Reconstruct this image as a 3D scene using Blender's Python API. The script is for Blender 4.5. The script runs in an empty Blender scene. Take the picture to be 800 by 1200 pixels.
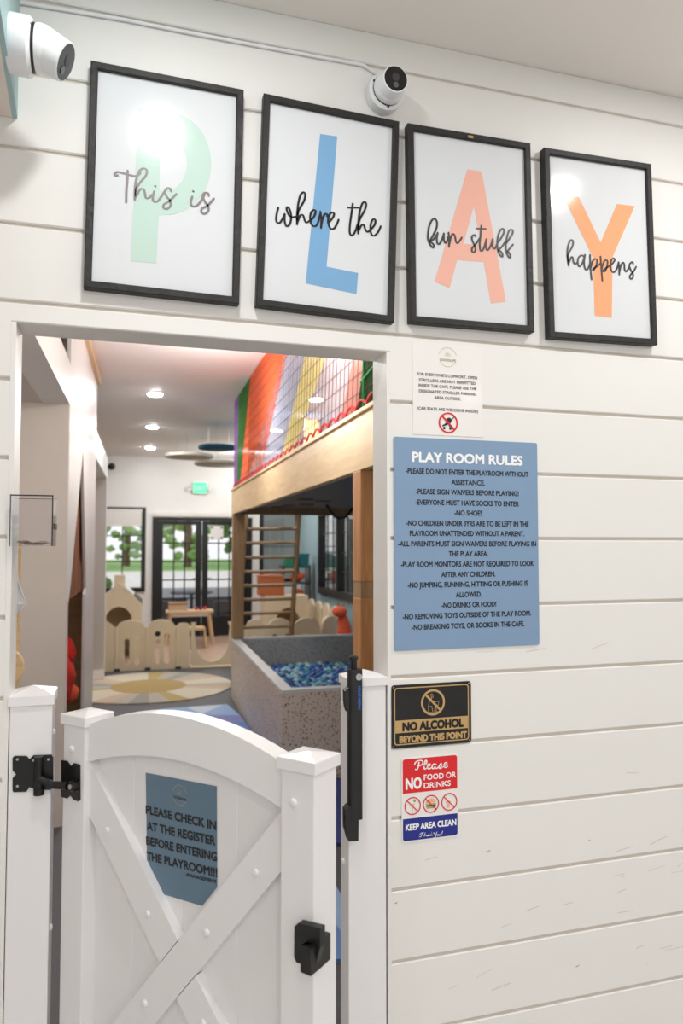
import bpy, bmesh, math, random
from math import sin, cos, pi, radians
from mathutils import Matrix, Vector
random.seed(7)
S = bpy.context.scene
COL = S.collection

# ------------------------------------------------------------------ camera
FPX, YAW, PIT = 869.73, 0.293245, 0.0452316      # focal length in pixels, turn to the right, tilt up
D, HC = 1.95, 1.54                               # distance to the front wall, eye height
DEL = radians(1.757)                             # the playroom stands turned this much against the front wall
cam = bpy.data.cameras.new('camera')
cam.sensor_fit = 'VERTICAL'; cam.sensor_height = 36.0; cam.lens = FPX / 1200 * 36
cam.clip_start = 0.05; cam.clip_end = 200
cam.dof.use_dof = True; cam.dof.focus_distance = 2.05; cam.dof.aperture_fstop = 3.2
co = bpy.data.objects.new('camera', cam); COL.objects.link(co)
co.matrix_world = (Matrix.Translation((0, -D, HC)) @ Matrix.Rotation(-YAW, 4, 'Z')
                   @ Matrix.Rotation(pi / 2 + PIT, 4, 'X'))
S.camera = co

# ------------------------------------------------------------------ world, lights, exposure
w = bpy.data.worlds.new('world'); S.world = w; w.use_nodes = True
w.node_tree.nodes['Background'].inputs[0].default_value = (0.96, 0.98, 1.0, 1)
w.node_tree.nodes['Background'].inputs[1].default_value = 1.15
S.view_settings.view_transform = 'Standard'; S.view_settings.look = 'None'
S.view_settings.exposure = 0.0; S.view_settings.gamma = 1.0
S.view_settings.use_curve_mapping = False
try:
    S.cycles.use_denoising = True
    S.cycles.max_bounces = 10; S.cycles.transparent_max_bounces = 24
    S.cycles.sample_clamp_indirect = 6.0
except Exception:
    pass
CAFE_LAMP = 8.2
ROOM_LAMP = 420.0
for i, x in enumerate((-1.47, 0.125, 1.72, 3.3)):       # the cafe's recessed lamps, rows along the wall
    for y, k in ((-0.72, 1.2), (-3.05, 1.6), (-4.6, 1.6)):
        l = bpy.data.lights.new('cafe_lamp', 'AREA'); l.shape = 'DISK'; l.size = 0.12
        l.energy = CAFE_LAMP * k; l.color = (1.0, 0.995, 0.985)
        o = bpy.data.objects.new('cafe_lamp', l); COL.objects.link(o); o.location = (x, y, 3.0)

# ------------------------------------------------------------------ measuring helpers
def ray(px, py):
    u, v = (px - 400) / FPX, -(py - 600) / FPX
    Y = cos(PIT) - v * sin(PIT); z = sin(PIT) + v * cos(PIT)
    return Vector((u * cos(YAW) + Y * sin(YAW), -u * sin(YAW) + Y * cos(YAW), z))
EYE = Vector((0, -D, HC))
def atY(px, py, Y=0.0):
    d = ray(px, py); return EYE + d * ((Y + D) / d.y)
def atX(px, py, X):
    d = ray(px, py); return EYE + d * (X / d.x)
def rI(px, py):
    d = ray(px, py); c, s = cos(DEL), sin(DEL)
    return Vector((c * d.x - s * d.y, s * d.x + c * d.y, d.z))
def Ib(px, py, b):                               # playroom point at depth b
    d = rI(px, py); return d * (b / d.y) + Vector((0, 0, HC))
def Ia(px, py, a):
    d = rI(px, py); return d * (a / d.x) + Vector((0, 0, HC))
def Iz(px, py, z):
    d = rI(px, py); return d * ((z - HC) / d.z) + Vector((0, 0, HC))
def W(a, b, z=0.0):                              # playroom -> world
    return Vector((a * cos(DEL) + b * sin(DEL), -a * sin(DEL) + b * cos(DEL) - D, z))

# ------------------------------------------------------------------ materials
def lin(c):
    c = c / 255.0
    return c / 12.92 if c <= 0.04045 else ((c + 0.055) / 1.055) ** 2.4
def rgb(r, g, b): return (lin(r), lin(g), lin(b), 1)
def mat(name, col, rough=0.6, metal=0.0, var=0.05, scale=12.0, bump=0.0, emit=0.0, coat=0.0, spec=0.5):
    m = bpy.data.materials.new(name); m.use_nodes = True
    nt = m.node_tree; p = nt.nodes['Principled BSDF']
    p.inputs['Roughness'].default_value = rough; p.inputs['Metallic'].default_value = metal
    p.inputs['Specular IOR Level'].default_value = spec
    if coat: p.inputs['Coat Weight'].default_value = coat; p.inputs['Coat Roughness'].default_value = 0.12
    tc = nt.nodes.new('ShaderNodeTexCoord'); nz = nt.nodes.new('ShaderNodeTexNoise')
    nz.inputs['Scale'].default_value = scale; nz.inputs['Detail'].default_value = 4
    nt.links.new(tc.outputs['Object'], nz.inputs['Vector'])
    mx = nt.nodes.new('ShaderNodeMix'); mx.data_type = 'RGBA'
    c = rgb(*col)
    mx.inputs[6].default_value = tuple(max(0, x * (1 - var)) for x in c[:3]) + (1,)
    mx.inputs[7].default_value = tuple(min(1, x * (1 + var)) for x in c[:3]) + (1,)
    nt.links.new(nz.outputs['Fac'], mx.inputs[0]); nt.links.new(mx.outputs[2], p.inputs['Base Color'])
    if bump:
        b = nt.nodes.new('ShaderNodeBump'); b.inputs['Strength'].default_value = bump; b.inputs['Distance'].default_value = 0.01
        nt.links.new(nz.outputs['Fac'], b.inputs['Height']); nt.links.new(b.outputs[0], p.inputs['Normal'])
    if emit:
        p.inputs['Emission Color'].default_value = c; p.inputs['Emission Strength'].default_value = emit
    return m
def ramp(nt, stops, interp='LINEAR'):
    r = nt.nodes.new('ShaderNodeValToRGB'); r.color_ramp.interpolation = interp
    e = r.color_ramp.elements
    e[0].position, e[0].color = stops[0][0], stops[0][1]
    e[1].position, e[1].color = stops[-1][0], stops[-1][1]
    for p, c in stops[1:-1]:
        x = e.new(p); x.color = c
    return r
def wood(name, c1, c2, rough=0.5, stretch=(1, 14, 14), scale=3.0):
    m = bpy.data.materials.new(name); m.use_nodes = True; nt = m.node_tree; p = nt.nodes['Principled BSDF']
    p.inputs['Roughness'].default_value = rough
    tc = nt.nodes.new('ShaderNodeTexCoord'); mp = nt.nodes.new('ShaderNodeMapping'); mp.inputs['Scale'].default_value = stretch
    nz = nt.nodes.new('ShaderNodeTexNoise'); nz.inputs['Scale'].default_value = scale; nz.inputs['Detail'].default_value = 6
    nz.inputs['Distortion'].default_value = 1.2
    nt.links.new(tc.outputs['Object'], mp.inputs[0]); nt.links.new(mp.outputs[0], nz.inputs['Vector'])
    r = ramp(nt, [(0.3, rgb(*c1)), (0.7, rgb(*c2))])
    nt.links.new(nz.outputs['Fac'], r.inputs[0]); nt.links.new(r.outputs[0], p.inputs['Base Color'])
    return m
def terrazzo(name, base, chips, rough=0.45, scale=42, keep=0.33):
    m = bpy.data.materials.new(name); m.use_nodes = True; nt = m.node_tree; p = nt.nodes['Principled BSDF']
    p.inputs['Roughness'].default_value = rough
    tc = nt.nodes.new('ShaderNodeTexCoord'); prev = None
    for i, (ch, sc, k) in enumerate(((chips[0], scale, keep), (chips[1], scale * 0.62, keep * 0.8), (chips[2], scale * 1.7, keep))):
        v = nt.nodes.new('ShaderNodeTexVoronoi'); v.inputs['Scale'].default_value = sc
        mp = nt.nodes.new('ShaderNodeMapping'); mp.inputs['Location'].default_value = (i * 3.1, i * 1.7, i)
        nt.links.new(tc.outputs['Object'], mp.inputs[0]); nt.links.new(mp.outputs[0], v.inputs['Vector'])
        r = ramp(nt, [(k - 0.02, (1, 1, 1, 1)), (k, (0, 0, 0, 1))])
        nt.links.new(v.outputs['Distance'], r.inputs[0])
        sel = nt.nodes.new('ShaderNodeSeparateColor'); nt.links.new(v.outputs['Color'], sel.inputs[0])
        gt = nt.nodes.new('ShaderNodeMath'); gt.operation = 'GREATER_THAN'; gt.inputs[1].default_value = 0.45
        nt.links.new(sel.outputs[0], gt.inputs[0])
        ml = nt.nodes.new('ShaderNodeMath'); ml.operation = 'MULTIPLY'
        nt.links.new(r.outputs[0], ml.inputs[0]); nt.links.new(gt.outputs[0], ml.inputs[1])
        mx = nt.nodes.new('ShaderNodeMix'); mx.data_type = 'RGBA'
        nt.links.new(ml.outputs[0], mx.inputs[0])
        if prev is None: mx.inputs[6].default_value = rgb(*base)
        else: nt.links.new(prev, mx.inputs[6])
        mx.inputs[7].default_value = rgb(*ch); prev = mx.outputs[2]
    nt.links.new(prev, p.inputs['Base Color'])
    return m
def see_through(name, col, alpha, rough=0.8):
    """fine netting or film: part lets light by, part is dyed cord"""
    m = bpy.data.materials.new(name); m.use_nodes = True; nt = m.node_tree
    for n in list(nt.nodes): nt.nodes.remove(n)
    out = nt.nodes.new('ShaderNodeOutputMaterial'); tr = nt.nodes.new('ShaderNodeBsdfTransparent')
    df = nt.nodes.new('ShaderNodeBsdfDiffuse'); tl = nt.nodes.new('ShaderNodeBsdfTranslucent')
    df.inputs[0].default_value = rgb(*col); tl.inputs[0].default_value = rgb(*col)
    ad = nt.nodes.new('ShaderNodeMixShader'); ad.inputs[0].default_value = 0.5
    nt.links.new(df.outputs[0], ad.inputs[1]); nt.links.new(tl.outputs[0], ad.inputs[2])
    mx = nt.nodes.new('ShaderNodeMixShader')
    tc = nt.nodes.new('ShaderNodeTexCoord'); wv = nt.nodes.new('ShaderNodeTexNoise'); wv.inputs['Scale'].default_value = 9
    mr = nt.nodes.new('ShaderNodeMapRange'); mr.inputs[3].default_value = max(0, alpha - 0.08); mr.inputs[4].default_value = min(1, alpha + 0.08)
    nt.links.new(tc.outputs['Object'], wv.inputs['Vector']); nt.links.new(wv.outputs['Fac'], mr.inputs[0])
    nt.links.new(mr.outputs[0], mx.inputs[0])
    nt.links.new(tr.outputs[0], mx.inputs[1]); nt.links.new(ad.outputs[0], mx.inputs[2])
    nt.links.new(mx.outputs[0], out.inputs[0])
    return m
def glass(name, tint=(255, 255, 255), refl=0.06, rough=0.02, edge=0.7):
    m = bpy.data.materials.new(name); m.use_nodes = True; nt = m.node_tree
    for n in list(nt.nodes): nt.nodes.remove(n)
    out = nt.nodes.new('ShaderNodeOutputMaterial'); tr = nt.nodes.new('ShaderNodeBsdfTransparent'); tr.inputs[0].default_value = rgb(*tint)
    gl = nt.nodes.new('ShaderNodeBsdfGlossy'); gl.inputs['Roughness'].default_value = rough
    lw = nt.nodes.new('ShaderNodeLayerWeight'); lw.inputs[0].default_value = 0.35
    mr = nt.nodes.new('ShaderNodeMapRange'); mr.inputs[3].default_value = refl; mr.inputs[4].default_value = edge
    mx = nt.nodes.new('ShaderNodeMixShader')
    nt.links.new(lw.outputs['Facing'], mr.inputs[0]); nt.links.new(mr.outputs[0], mx.inputs[0])
    nt.links.new(tr.outputs[0], mx.inputs[1]); nt.links.new(gl.outputs[0], mx.inputs[2]); nt.links.new(mx.outputs[0], out.inputs[0])
    return m
def scuffed(name, col):
    """painted boards with fine dark scuffs"""
    m = mat(name, col, rough=0.42, var=0.015, scale=5, bump=0.0)
    nt = m.node_tree; p = nt.nodes['Principled BSDF']
    src = p.inputs['Base Color'].links[0].from_socket
    tc = nt.nodes.new('ShaderNodeTexCoord'); mp = nt.nodes.new('ShaderNodeMapping'); mp.inputs['Scale'].default_value = (3.2, 1, 17)
    mp.inputs['Rotation'].default_value = (0, 0.28, 0)
    nz = nt.nodes.new('ShaderNodeTexNoise'); nz.inputs['Scale'].default_value = 4.5; nz.inputs['Detail'].default_value = 7; nz.inputs['Roughness'].default_value = 0.75
    nt.links.new(tc.outputs['Object'], mp.inputs[0]); nt.links.new(mp.outputs[0], nz.inputs['Vector'])
    r = ramp(nt, [(0.715, (0, 0, 0, 1)), (0.76, (0.55, 0.55, 0.55, 1))]); nt.links.new(nz.outputs['Fac'], r.inputs[0])
    sx = nt.nodes.new('ShaderNodeSeparateXYZ'); nt.links.new(tc.outputs['Object'], sx.inputs[0])
    mr = nt.nodes.new('ShaderNodeMapRange'); mr.inputs[1].default_value = 1.0; mr.inputs[2].default_value = 0.45; mr.inputs[3].default_value = 0; mr.inputs[4].default_value = 1
    nt.links.new(sx.outputs['Z'], mr.inputs[0])
    ml = nt.nodes.new('ShaderNodeMath'); ml.operation = 'MULTIPLY'; nt.links.new(r.outputs[0], ml.inputs[0]); nt.links.new(mr.outputs[0], ml.inputs[1])
    mx = nt.nodes.new('ShaderNodeMix'); mx.data_type = 'RGBA'; nt.links.new(ml.outputs[0], mx.inputs[0])
    nt.links.new(src, mx.inputs[6]); mx.inputs[7].default_value = rgb(140, 128, 118)
    nt.links.new(mx.outputs[2], p.inputs['Base Color'])
    return m
M = dict(
    board=scuffed('painted_shiplap', (236, 234, 230)), white=mat('white_paint', (236, 234, 230), 0.4, var=0.01),
    ceil=mat('ceiling_paint', (244, 239, 233), 0.7, var=0.01), vinyl=mat('white_vinyl', (238, 236, 236), 0.28, var=0.01),
    gloss_wall=mat('satin_white_wall', (232, 230, 228), 0.38, var=0.01, scale=3),
    black=mat('black_plastic', (20, 20, 21), 0.42, var=0.1), blackm=mat('black_metal', (22, 22, 22), 0.38, metal=0.2, var=0.1, bump=0.05, scale=60),
    frame=mat('black_stained_wood', (30, 28, 27), 0.55, var=0.5, scale=55, bump=0.3),
    print=mat('laminated_print', (222, 224, 227), 0.125, var=0.005, spec=0.42),
    mint=mat('mint_ink', (196, 220, 209), 0.125, var=0.01, spec=0.42), blue=mat('sky_blue_ink', (126, 172, 212), 0.125, var=0.01, spec=0.42),
    peach=mat('peach_ink', (242, 184, 166), 0.125, var=0.01, spec=0.42), orange=mat('orange_ink', (250, 172, 128), 0.125, var=0.01, spec=0.42),
    ink=mat('black_ink', (22, 22, 24), 0.4, var=0.05), greyink=mat('grey_ink', (120, 110, 110), 0.4), dkgrey=mat('charcoal_ink', (58, 56, 57), 0.4),
    sign_blue=mat('powder_blue_board', (128, 156, 187), 0.42, var=0.05, scale=6), slate=mat('slate_blue_print', (98, 124, 144), 0.4, var=0.05, scale=9),
    white_ink=mat('white_ink', (248, 248, 248), 0.4, var=0.0), paper=mat('white_paper', (240, 236, 233), 0.5, var=0.01, coat=0.2),
    gold=mat('gold_ink', (196, 160, 104), 0.4, var=0.03), signblack=mat('sign_black', (16, 15, 15), 0.3), red=mat('sign_red', (222, 28, 36), 0.35, var=0.03),
    navy=mat('sign_navy', (22, 36, 136), 0.35, var=0.03), olive=mat('olive_ink', (150, 152, 120), 0.5), palegold=mat('pale_gold_ink', (214, 206, 180), 0.5),
    logo=mat('logo_ochre', (150, 156, 140), 0.5),
    teal=mat('pale_teal_paint', (158, 186, 188), 0.5, var=0.02), soft=mat('soffit_paint', (228, 216, 206), 0.5, var=0.02),
    camw=mat('camera_white', (236, 236, 238), 0.3, var=0.0), lens=mat('camera_lens', (14, 14, 16), 0.25, coat=0.1), lens2=mat('lens_grey', (92, 90, 90), 0.25),
    beige=mat('warm_grey_wall', (214, 204, 196), 0.6, var=0.02), beam=wood('pale_ply', (222, 188, 140), (238, 210, 164), 0.45, (14, 1.2, 14), 2.0),
    cedar=wood('cedar', (176, 120, 72), (208, 154, 102), 0.45, (16, 16, 1.2), 3.0), birch=wood('birch', (214, 178, 132), (232, 202, 158), 0.45),
    oak=wood('dark_oak', (150, 116, 80), (178, 144, 104), 0.5, (16, 16, 1.2), 3.0),
    slatep=mat('slate_paint', (52, 70, 90), 0.45, var=0.06, scale=3), tealwall=mat('dusty_teal_wall', (150, 178, 186), 0.6, var=0.02),
    terra=terrazzo('beige_terrazzo', (222, 208, 194), ((140, 92, 66), (104, 84, 70), (222, 210, 198)), scale=66),
    terrag=terrazzo('grey_terrazzo', (196, 194, 190), ((134, 128, 122), (118, 114, 110), (200, 198, 194)), scale=66),
    rim=mat('rim_grey', (222, 222, 220), 0.35, var=0.03, scale=30),
    floor=mat('charcoal_floor', (80, 79, 83), 0.5, var=0.08, scale=3), cafefloor=wood('cafe_floor', (192, 188, 184), (206, 202, 198), 0.4), ceil2=mat('playroom_ceiling', (244, 239, 236), 0.7, var=0.01),
    woodfloor=wood('oak_floor', (180, 144, 120), (202, 166, 140), 0.4), plastic=mat('cream_plastic', (226, 208, 176), 0.45, var=0.02),
    glass=glass('window_glass'), acrylic=glass('clear_acrylic', (252, 252, 253), 0.004, 0.02, 0.3), darkwin=mat('black_window_frame', (24, 25, 28), 0.4, var=0.05),
    shade=mat('roman_shade', (232, 228, 222), 0.8, var=0.02), exit=mat('exit_green', (70, 235, 150), 0.5, var=0.02, emit=1.1), lampw=mat('lamp_diffuser', (250, 251, 252), 0.5, var=0.0, emit=ROOM_LAMP),
    disc_t=mat('petrol_felt', (24, 84, 108), 0.9), disc_g=mat('stone_felt', (186, 180, 166), 0.9),
    curtain=mat('brown_curtain', (134, 90, 66), 0.85, var=0.12), redfluff=mat('red_fluff', (206, 40, 24), 0.9, var=0.25, bump=0.6, scale=50),
    orangef=mat('coral_plush', (226, 92, 58), 0.9, var=0.2, bump=0.5, scale=30), tealbin=mat('teal_bin', (28, 112, 120), 0.5), greenbin=mat('green_bin', (48, 142, 108), 0.5),
    obox=mat('tan_orange_foam', (184, 104, 60), 0.7), cloth=mat('white_cloth', (236, 236, 238), 0.85, var=0.03, bump=0.2), cord=mat('green_cord', (32, 104, 88), 0.8),
    m1=mat('mat_light_blue', (150, 182, 222), 0.6, var=0.04), m2=mat('mat_blue', (98, 134, 196), 0.6, var=0.04), m3=mat('mat_periwinkle', (126, 138, 196), 0.6, var=0.04), m4=mat('mat_navy', (44, 58, 128), 0.6, var=0.04), m5=mat('mat_white_blue', (206, 220, 236), 0.6, var=0.03),
    coin=mat('coin_metal', (150, 140, 125), 0.35, metal=0.9, var=0.2), steel=mat('steel', (190, 188, 184), 0.3, metal=0.8), groove=mat('board_backing', (214, 205, 194), 0.6),
    leaf=mat('foliage_green', (92, 138, 62), 0.8, var=0.35, scale=3), leaf2=mat('foliage_light', (150, 186, 110), 0.8, var=0.3, scale=3), trunk=mat('bark', (110, 90, 72), 0.9), grass=mat('lawn', (128, 172, 92), 0.9, var=0.15, scale=2),
    road=mat('pale_pavement', (226, 224, 220), 0.8), patio=mat('patio_stone', (120, 124, 132), 0.7), dkchair=mat('wicker_charcoal', (52, 58, 70), 0.6, var=0.2, scale=40),
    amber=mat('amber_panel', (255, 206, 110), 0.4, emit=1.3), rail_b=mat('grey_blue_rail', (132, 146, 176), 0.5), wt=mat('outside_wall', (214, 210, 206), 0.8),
)
for k, c in dict(tan=(178, 152, 98), cream=(212, 202, 180), grey=(158, 154, 144), gold2=(184, 160, 108), peach2=(206, 178, 156), stone=(184, 176, 160)).items():
    M['rug_' + k] = mat('rug_' + k, c, 0.95, var=0.12, scale=60, bump=0.2)
for k, c in dict(blue=(48, 98, 186), teal=(56, 156, 176), aqua=(140, 206, 208), navy=(34, 62, 140), pale=(190, 222, 228)).items():
    M['ball_' + k] = mat('ball_' + k, c, 0.3, var=0.03)
for k, c, al in (('purple', (168, 120, 190), 0.75), ('green', (84, 140, 72), 0.82), ('orange', (255, 136, 78), 0.74), ('coral', (248, 140, 116), 0.42), ('greyblue', (202, 208, 224), 0.44),
                 ('yellow', (255, 238, 160), 0.52), ('whitepink', (244, 226, 226), 0.32), ('pink', (230, 160, 140), 0.42), ('dgreen', (60, 92, 56), 0.85)):
    M['net_' + k] = see_through('net_' + k, c, al)
M['cordred'] = mat('red_cord', (196, 44, 58), 0.8); M['cordm'] = mat('maroon_cord', (104, 62, 66), 0.8); M['cordg'] = mat('bright_green_cord', (46, 160, 84), 0.8)

# ------------------------------------------------------------------ mesh helpers
WALLM = Matrix(((1, 0, 0, 0), (0, 0, -1, 0), (0, 1, 0, 0), (0, 0, 0, 1)))   # drawing (x, y, out) -> x, -out, z
class MB:
    def __init__(s): s.bm = bmesh.new(); s.mats = []
    def mi(s, m):
        if m not in s.mats: s.mats.append(m)
        return s.mats.index(m)
    def face(s, vs, mi):
        try:
            f = s.bm.faces.new(vs); f.material_index = mi; return f
        except ValueError: return None
    def hexa(s, p, m):
        v = [s.bm.verts.new(q) for q in p]; i = s.mi(m)
        for f in ((3, 2, 1, 0), (4, 5, 6, 7), (0, 1, 5, 4), (1, 2, 6, 5), (2, 3, 7, 6), (3, 0, 4, 7)): s.face([v[k] for k in f], i)
        return v
    def box(s, x0, x1, y0, y1, z0, z1, m, bev=0.0):
        v = s.hexa([(x0, y0, z0), (x1, y0, z0), (x1, y1, z0), (x0, y1, z0), (x0, y0, z1), (x1, y0, z1), (x1, y1, z1), (x0, y1, z1)], m)
        if bev:
            es = list({e for q in v for e in q.link_edges})
            bmesh.ops.bevel(s.bm, geom=es, offset=bev, segments=2, affect='EDGES', profile=0.5, clamp_overlap=True)
        return s
    def prism(s, poly, f, m):
        """poly of 2-d points; f(p, k) -> 3-d for the two ends k = 0, 1"""
        i = s.mi(m); A = [s.bm.verts.new(f(p, 0)) for p in poly]; B = [s.bm.verts.new(f(p, 1)) for p in poly]
        n = len(poly); s.face(A[::-1], i); s.face(B, i)
        for k in range(n): s.face([A[k], A[(k + 1) % n], B[(k + 1) % n], B[k]], i)
        return s
    def lathe(s, prof, m, mx=None, seg=28, caps=True):
        """prof of (r, h) turned about local z, placed by the matrix mx"""
        mx = mx or Matrix(); i = s.mi(m); rings = []
        for r, h in prof:
            if r < 1e-6: rings.append([s.bm.verts.new(mx @ Vector((0, 0, h)))])
            else: rings.append([s.bm.verts.new(mx @ Vector((r * cos(2 * pi * k / seg), r * sin(2 * pi * k / seg), h))) for k in range(seg)])
        for a, b in zip(rings, rings[1:]):
            for k in range(seg):
                k2 = (k + 1) % seg
                if len(a) == 1 and len(b) == 1: continue
                if len(a) == 1: s.face([a[0], b[k2], b[k]][::-1], i)
                elif len(b) == 1: s.face([a[k], a[k2], b[0]], i)
                else: s.face([a[k], a[k2], b[k2], b[k]], i)
        for R, fl in ((rings[0], True), (rings[-1], False)):
            if len(R) > 1 and caps: s.face(R[::-1] if fl else R, i)
        return s
    def tube(s, pts, r, m, seg=8, closed=False):
        pts = [Vector(p) for p in pts]; i = s.mi(m); rings = []; n = len(pts)
        for k in range(n):
            if closed: t = pts[(k + 1) % n] - pts[k - 1]
            else: t = pts[min(k + 1, n - 1)] - pts[max(k - 1, 0)]
            t.normalize(); up = Vector((0, 0, 1)) if abs(t.z) < 0.9 else Vector((0, 1, 0))
            u = t.cross(up).normalized(); v = t.cross(u)
            rr = r[k] if isinstance(r, (list, tuple)) else r
            rings.append([s.bm.verts.new(pts[k] + (u * cos(2 * pi * j / seg) + v * sin(2 * pi * j / seg)) * rr) for j in range(seg)])
        for k in range(n if closed else n - 1):
            a, b = rings[k], rings[(k + 1) % n]
            for j in range(seg): s.face([a[j], a[(j + 1) % seg], b[(j + 1) % seg], b[j]], i)
        if not closed: s.face(rings[0][::-1], i); s.face(rings[-1], i)
        return s
    def ball(s, c, r, m, sub=2, sc=(1, 1, 1), jit=0.0):
        i = s.mi(m); d = bmesh.ops.create_icosphere(s.bm, subdivisions=sub, radius=r)
        for v in d['verts']:
            k = 1 + (random.random() - 0.5) * jit
            v.co = Vector((v.co.x * sc[0] * k, v.co.y * sc[1] * k, v.co.z * sc[2] * k)) + Vector(c)
        for f in {f for v in d['verts'] for f in v.link_faces}: f.material_index = i; f.smooth = True
        return s
    def merge(s, me, mx, m):
        i = s.mi(m); vs = [s.bm.verts.new(mx @ v.co) for v in me.vertices]
        for p in me.polygons: s.face([vs[k] for k in p.vertices], i)
    def shape(s, outer, holes, t, m, mx=WALLM, lift=0.0):
        """filled drawing with holes, thickness t, standing 'lift' off the plane"""
        cu = bpy.data.curves.new('draw', 'CURVE'); cu.dimensions = '2D'; cu.fill_mode = 'BOTH'; cu.extrude = t / 2
        for pl in [outer] + list(holes):
            sp = cu.splines.new('POLY'); sp.points.add(len(pl) - 1); sp.use_cyclic_u = True
            for q, p in zip(sp.points, pl): q.co = (p[0], p[1], 0, 1)
        ob = bpy.data.objects.new('draw', cu); me = bpy.data.meshes.new_from_object(ob)
        s.merge(me, mx @ Matrix.Translation((0, 0, lift + t / 2)), m)
        bpy.data.objects.remove(ob); bpy.data.curves.remove(cu); bpy.data.meshes.remove(me)
        return s
    def text(s, txt, cx, cy, width, cap, m, mx=WALLM, lift=0.0, t=0.0004, bold=0.05, ang=0.0, shear=0.0):
        cu = bpy.data.curves.new('text', 'FONT'); cu.body = txt; cu.shear = shear; cu.resolution_u = 3
        ob = bpy.data.objects.new('text', cu); me = bpy.data.meshes.new_from_object(ob)
        xs = [v.co.x for v in me.vertices]
        x0, x1 = min(xs), max(xs); H = 0.73; e = bold * cap
        sx = (width - 2 * e) / (x1 - x0); sy = (cap - 2 * e) / H
        for k in range(9 if bold else 1):               # heavier strokes: the same outline set down again, a hair aside
            dx, dy = (0, 0) if k == 8 or not bold else (e * cos(k * pi / 4), e * sin(k * pi / 4))
            X = mx @ Matrix.Translation((cx, cy, lift + t + 0.00001 * k)) @ Matrix.Rotation(ang, 4, 'Z') @ Matrix.Translation((dx, dy, 0)) @ Matrix.Diagonal((sx, sy, 1, 1)) @ Matrix.Translation((-(x0 + x1) / 2, -H / 2, 0))
            s.merge(me, X, m)
        bpy.data.objects.remove(ob); bpy.data.curves.remove(cu); bpy.data.meshes.remove(me)
        return s
    def stroke(s, pts, wd, m, mx=WALLM, lift=0.0, steps=7):
        """a pen stroke: smooth ribbon with round ends through drawing points"""
        P = [Vector(p) for p in pts]; C = []
        for k in range(len(P) - 1):
            a, b, c, d = P[max(k - 1, 0)], P[k], P[k + 1], P[min(k + 2, len(P) - 1)]
            for j in range(steps):
                t = j / steps
                C.append(0.5 * (2 * b + (c - a) * t + (2 * a - 5 * b + 4 * c - d) * t * t + (3 * b - a - 3 * c + d) * t ** 3))
        C.append(P[-1]); i = s.mi(m); L = []; R = []; n = len(C)
        for k in range(n):
            t = (C[min(k + 1, n - 1)] - C[max(k - 1, 0)]); t = t.normalized() if t.length > 1e-9 else Vector((1, 0))
            nn = Vector((-t.y, t.x)); h = wd / 2 * (0.72 + 0.38 * abs(t.y))
            L.append(C[k] + nn * h); R.append(C[k] - nn * h)
        z = lift + 0.0002 * random.random()
        vl = [s.bm.verts.new(mx @ Vector((p.x, p.y, z))) for p in L]; vr = [s.bm.verts.new(mx @ Vector((p.x, p.y, z))) for p in R]
        for k in range(n - 1): s.face([vl[k + 1], vl[k], vr[k], vr[k + 1]], i)
        for e, c in ((0, C[0]), (1, C[-1])):
            ring = [s.bm.verts.new(mx @ Vector((c.x + wd * 0.42 * cos(q * pi / 5), c.y + wd * 0.42 * sin(q * pi / 5), z + 0.0001))) for q in range(10)]
            s.face(ring, i)
        return s
    def obj(s, name, parent=None, loc=(0, 0, 0), rotz=0.0, smooth=False, off=None):
        """link as one object; off moves the mesh so the origin sits at the thing's base"""
        if off is not None: bmesh.ops.translate(s.bm, verts=s.bm.verts, vec=-Vector(off))
        bmesh.ops.recalc_face_normals(s.bm, faces=s.bm.faces)
        me = bpy.data.meshes.new(name); s.bm.to_mesh(me); s.bm.free()
        for m in s.mats: me.materials.append(m)
        if smooth:
            me.polygons.foreach_set('use_smooth', [True] * len(me.polygons))
            try: me.set_sharp_from_angle(angle=radians(38))
            except Exception: pass
        o = bpy.data.objects.new(name, me); COL.objects.link(o)
        if parent is not None: o.parent = parent
        o.location = Vector(off) if (off is not None and parent is None) else loc
        o.rotation_euler = (0, 0, rotz)
        return o
def tag(o, label, cat, group=None, kind=None):
    o['label'] = label; o['category'] = cat
    if group: o['group'] = group
    if kind: o['kind'] = kind
    return o
def thing(name, label, cat, loc=(0, 0, 0), rotz=0.0, group=None):
    o = bpy.data.objects.new(name, None); o.empty_display_size = 0.05; COL.objects.link(o)
    o.location = loc; o.rotation_euler = (0, 0, rotz); return tag(o, label, cat, group)
def ithing(name, label, cat, a, b, z=0.0, turn=0.0, group=None):
    return thing(name, label, cat, W(a, b, z), turn - DEL, group)
def struct(mb, name, cat=None, **k):
    o = mb.obj(name, **k); o['kind'] = 'structure'; return o
def istruct(mb, name, parent=None, **k):
    """structure drawn in playroom coordinates"""
    o = mb.obj(name, parent=parent, loc=W(0, 0, 0) if parent is None else (0, 0, 0), rotz=-DEL if parent is None else 0, **k)
    if parent is None: o['kind'] = 'structure'
    return o
def circ(cx, cy, r, n=28, ry=None, a0=0.0, a1=2 * pi):
    full = abs(a1 - a0 - 2 * pi) < 1e-6
    return [(cx + r * cos(a0 + (a1 - a0) * k / (n if full else n - 1)), cy + (ry or r) * sin(a0 + (a1 - a0) * k / (n if full else n - 1))) for k in range(n)]
def rrect(x0, x1, y0, y1, r, n=6):
    P = []
    for cx, cy, a in ((x1 - r, y1 - r, 0), (x0 + r, y1 - r, pi / 2), (x0 + r, y0 + r, pi), (x1 - r, y0 + r, 1.5 * pi)):
        P += [(cx + r * cos(a + pi / 2 * k / n), cy + r * sin(a + pi / 2 * k / n)) for k in range(n + 1)]
    return P

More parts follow.
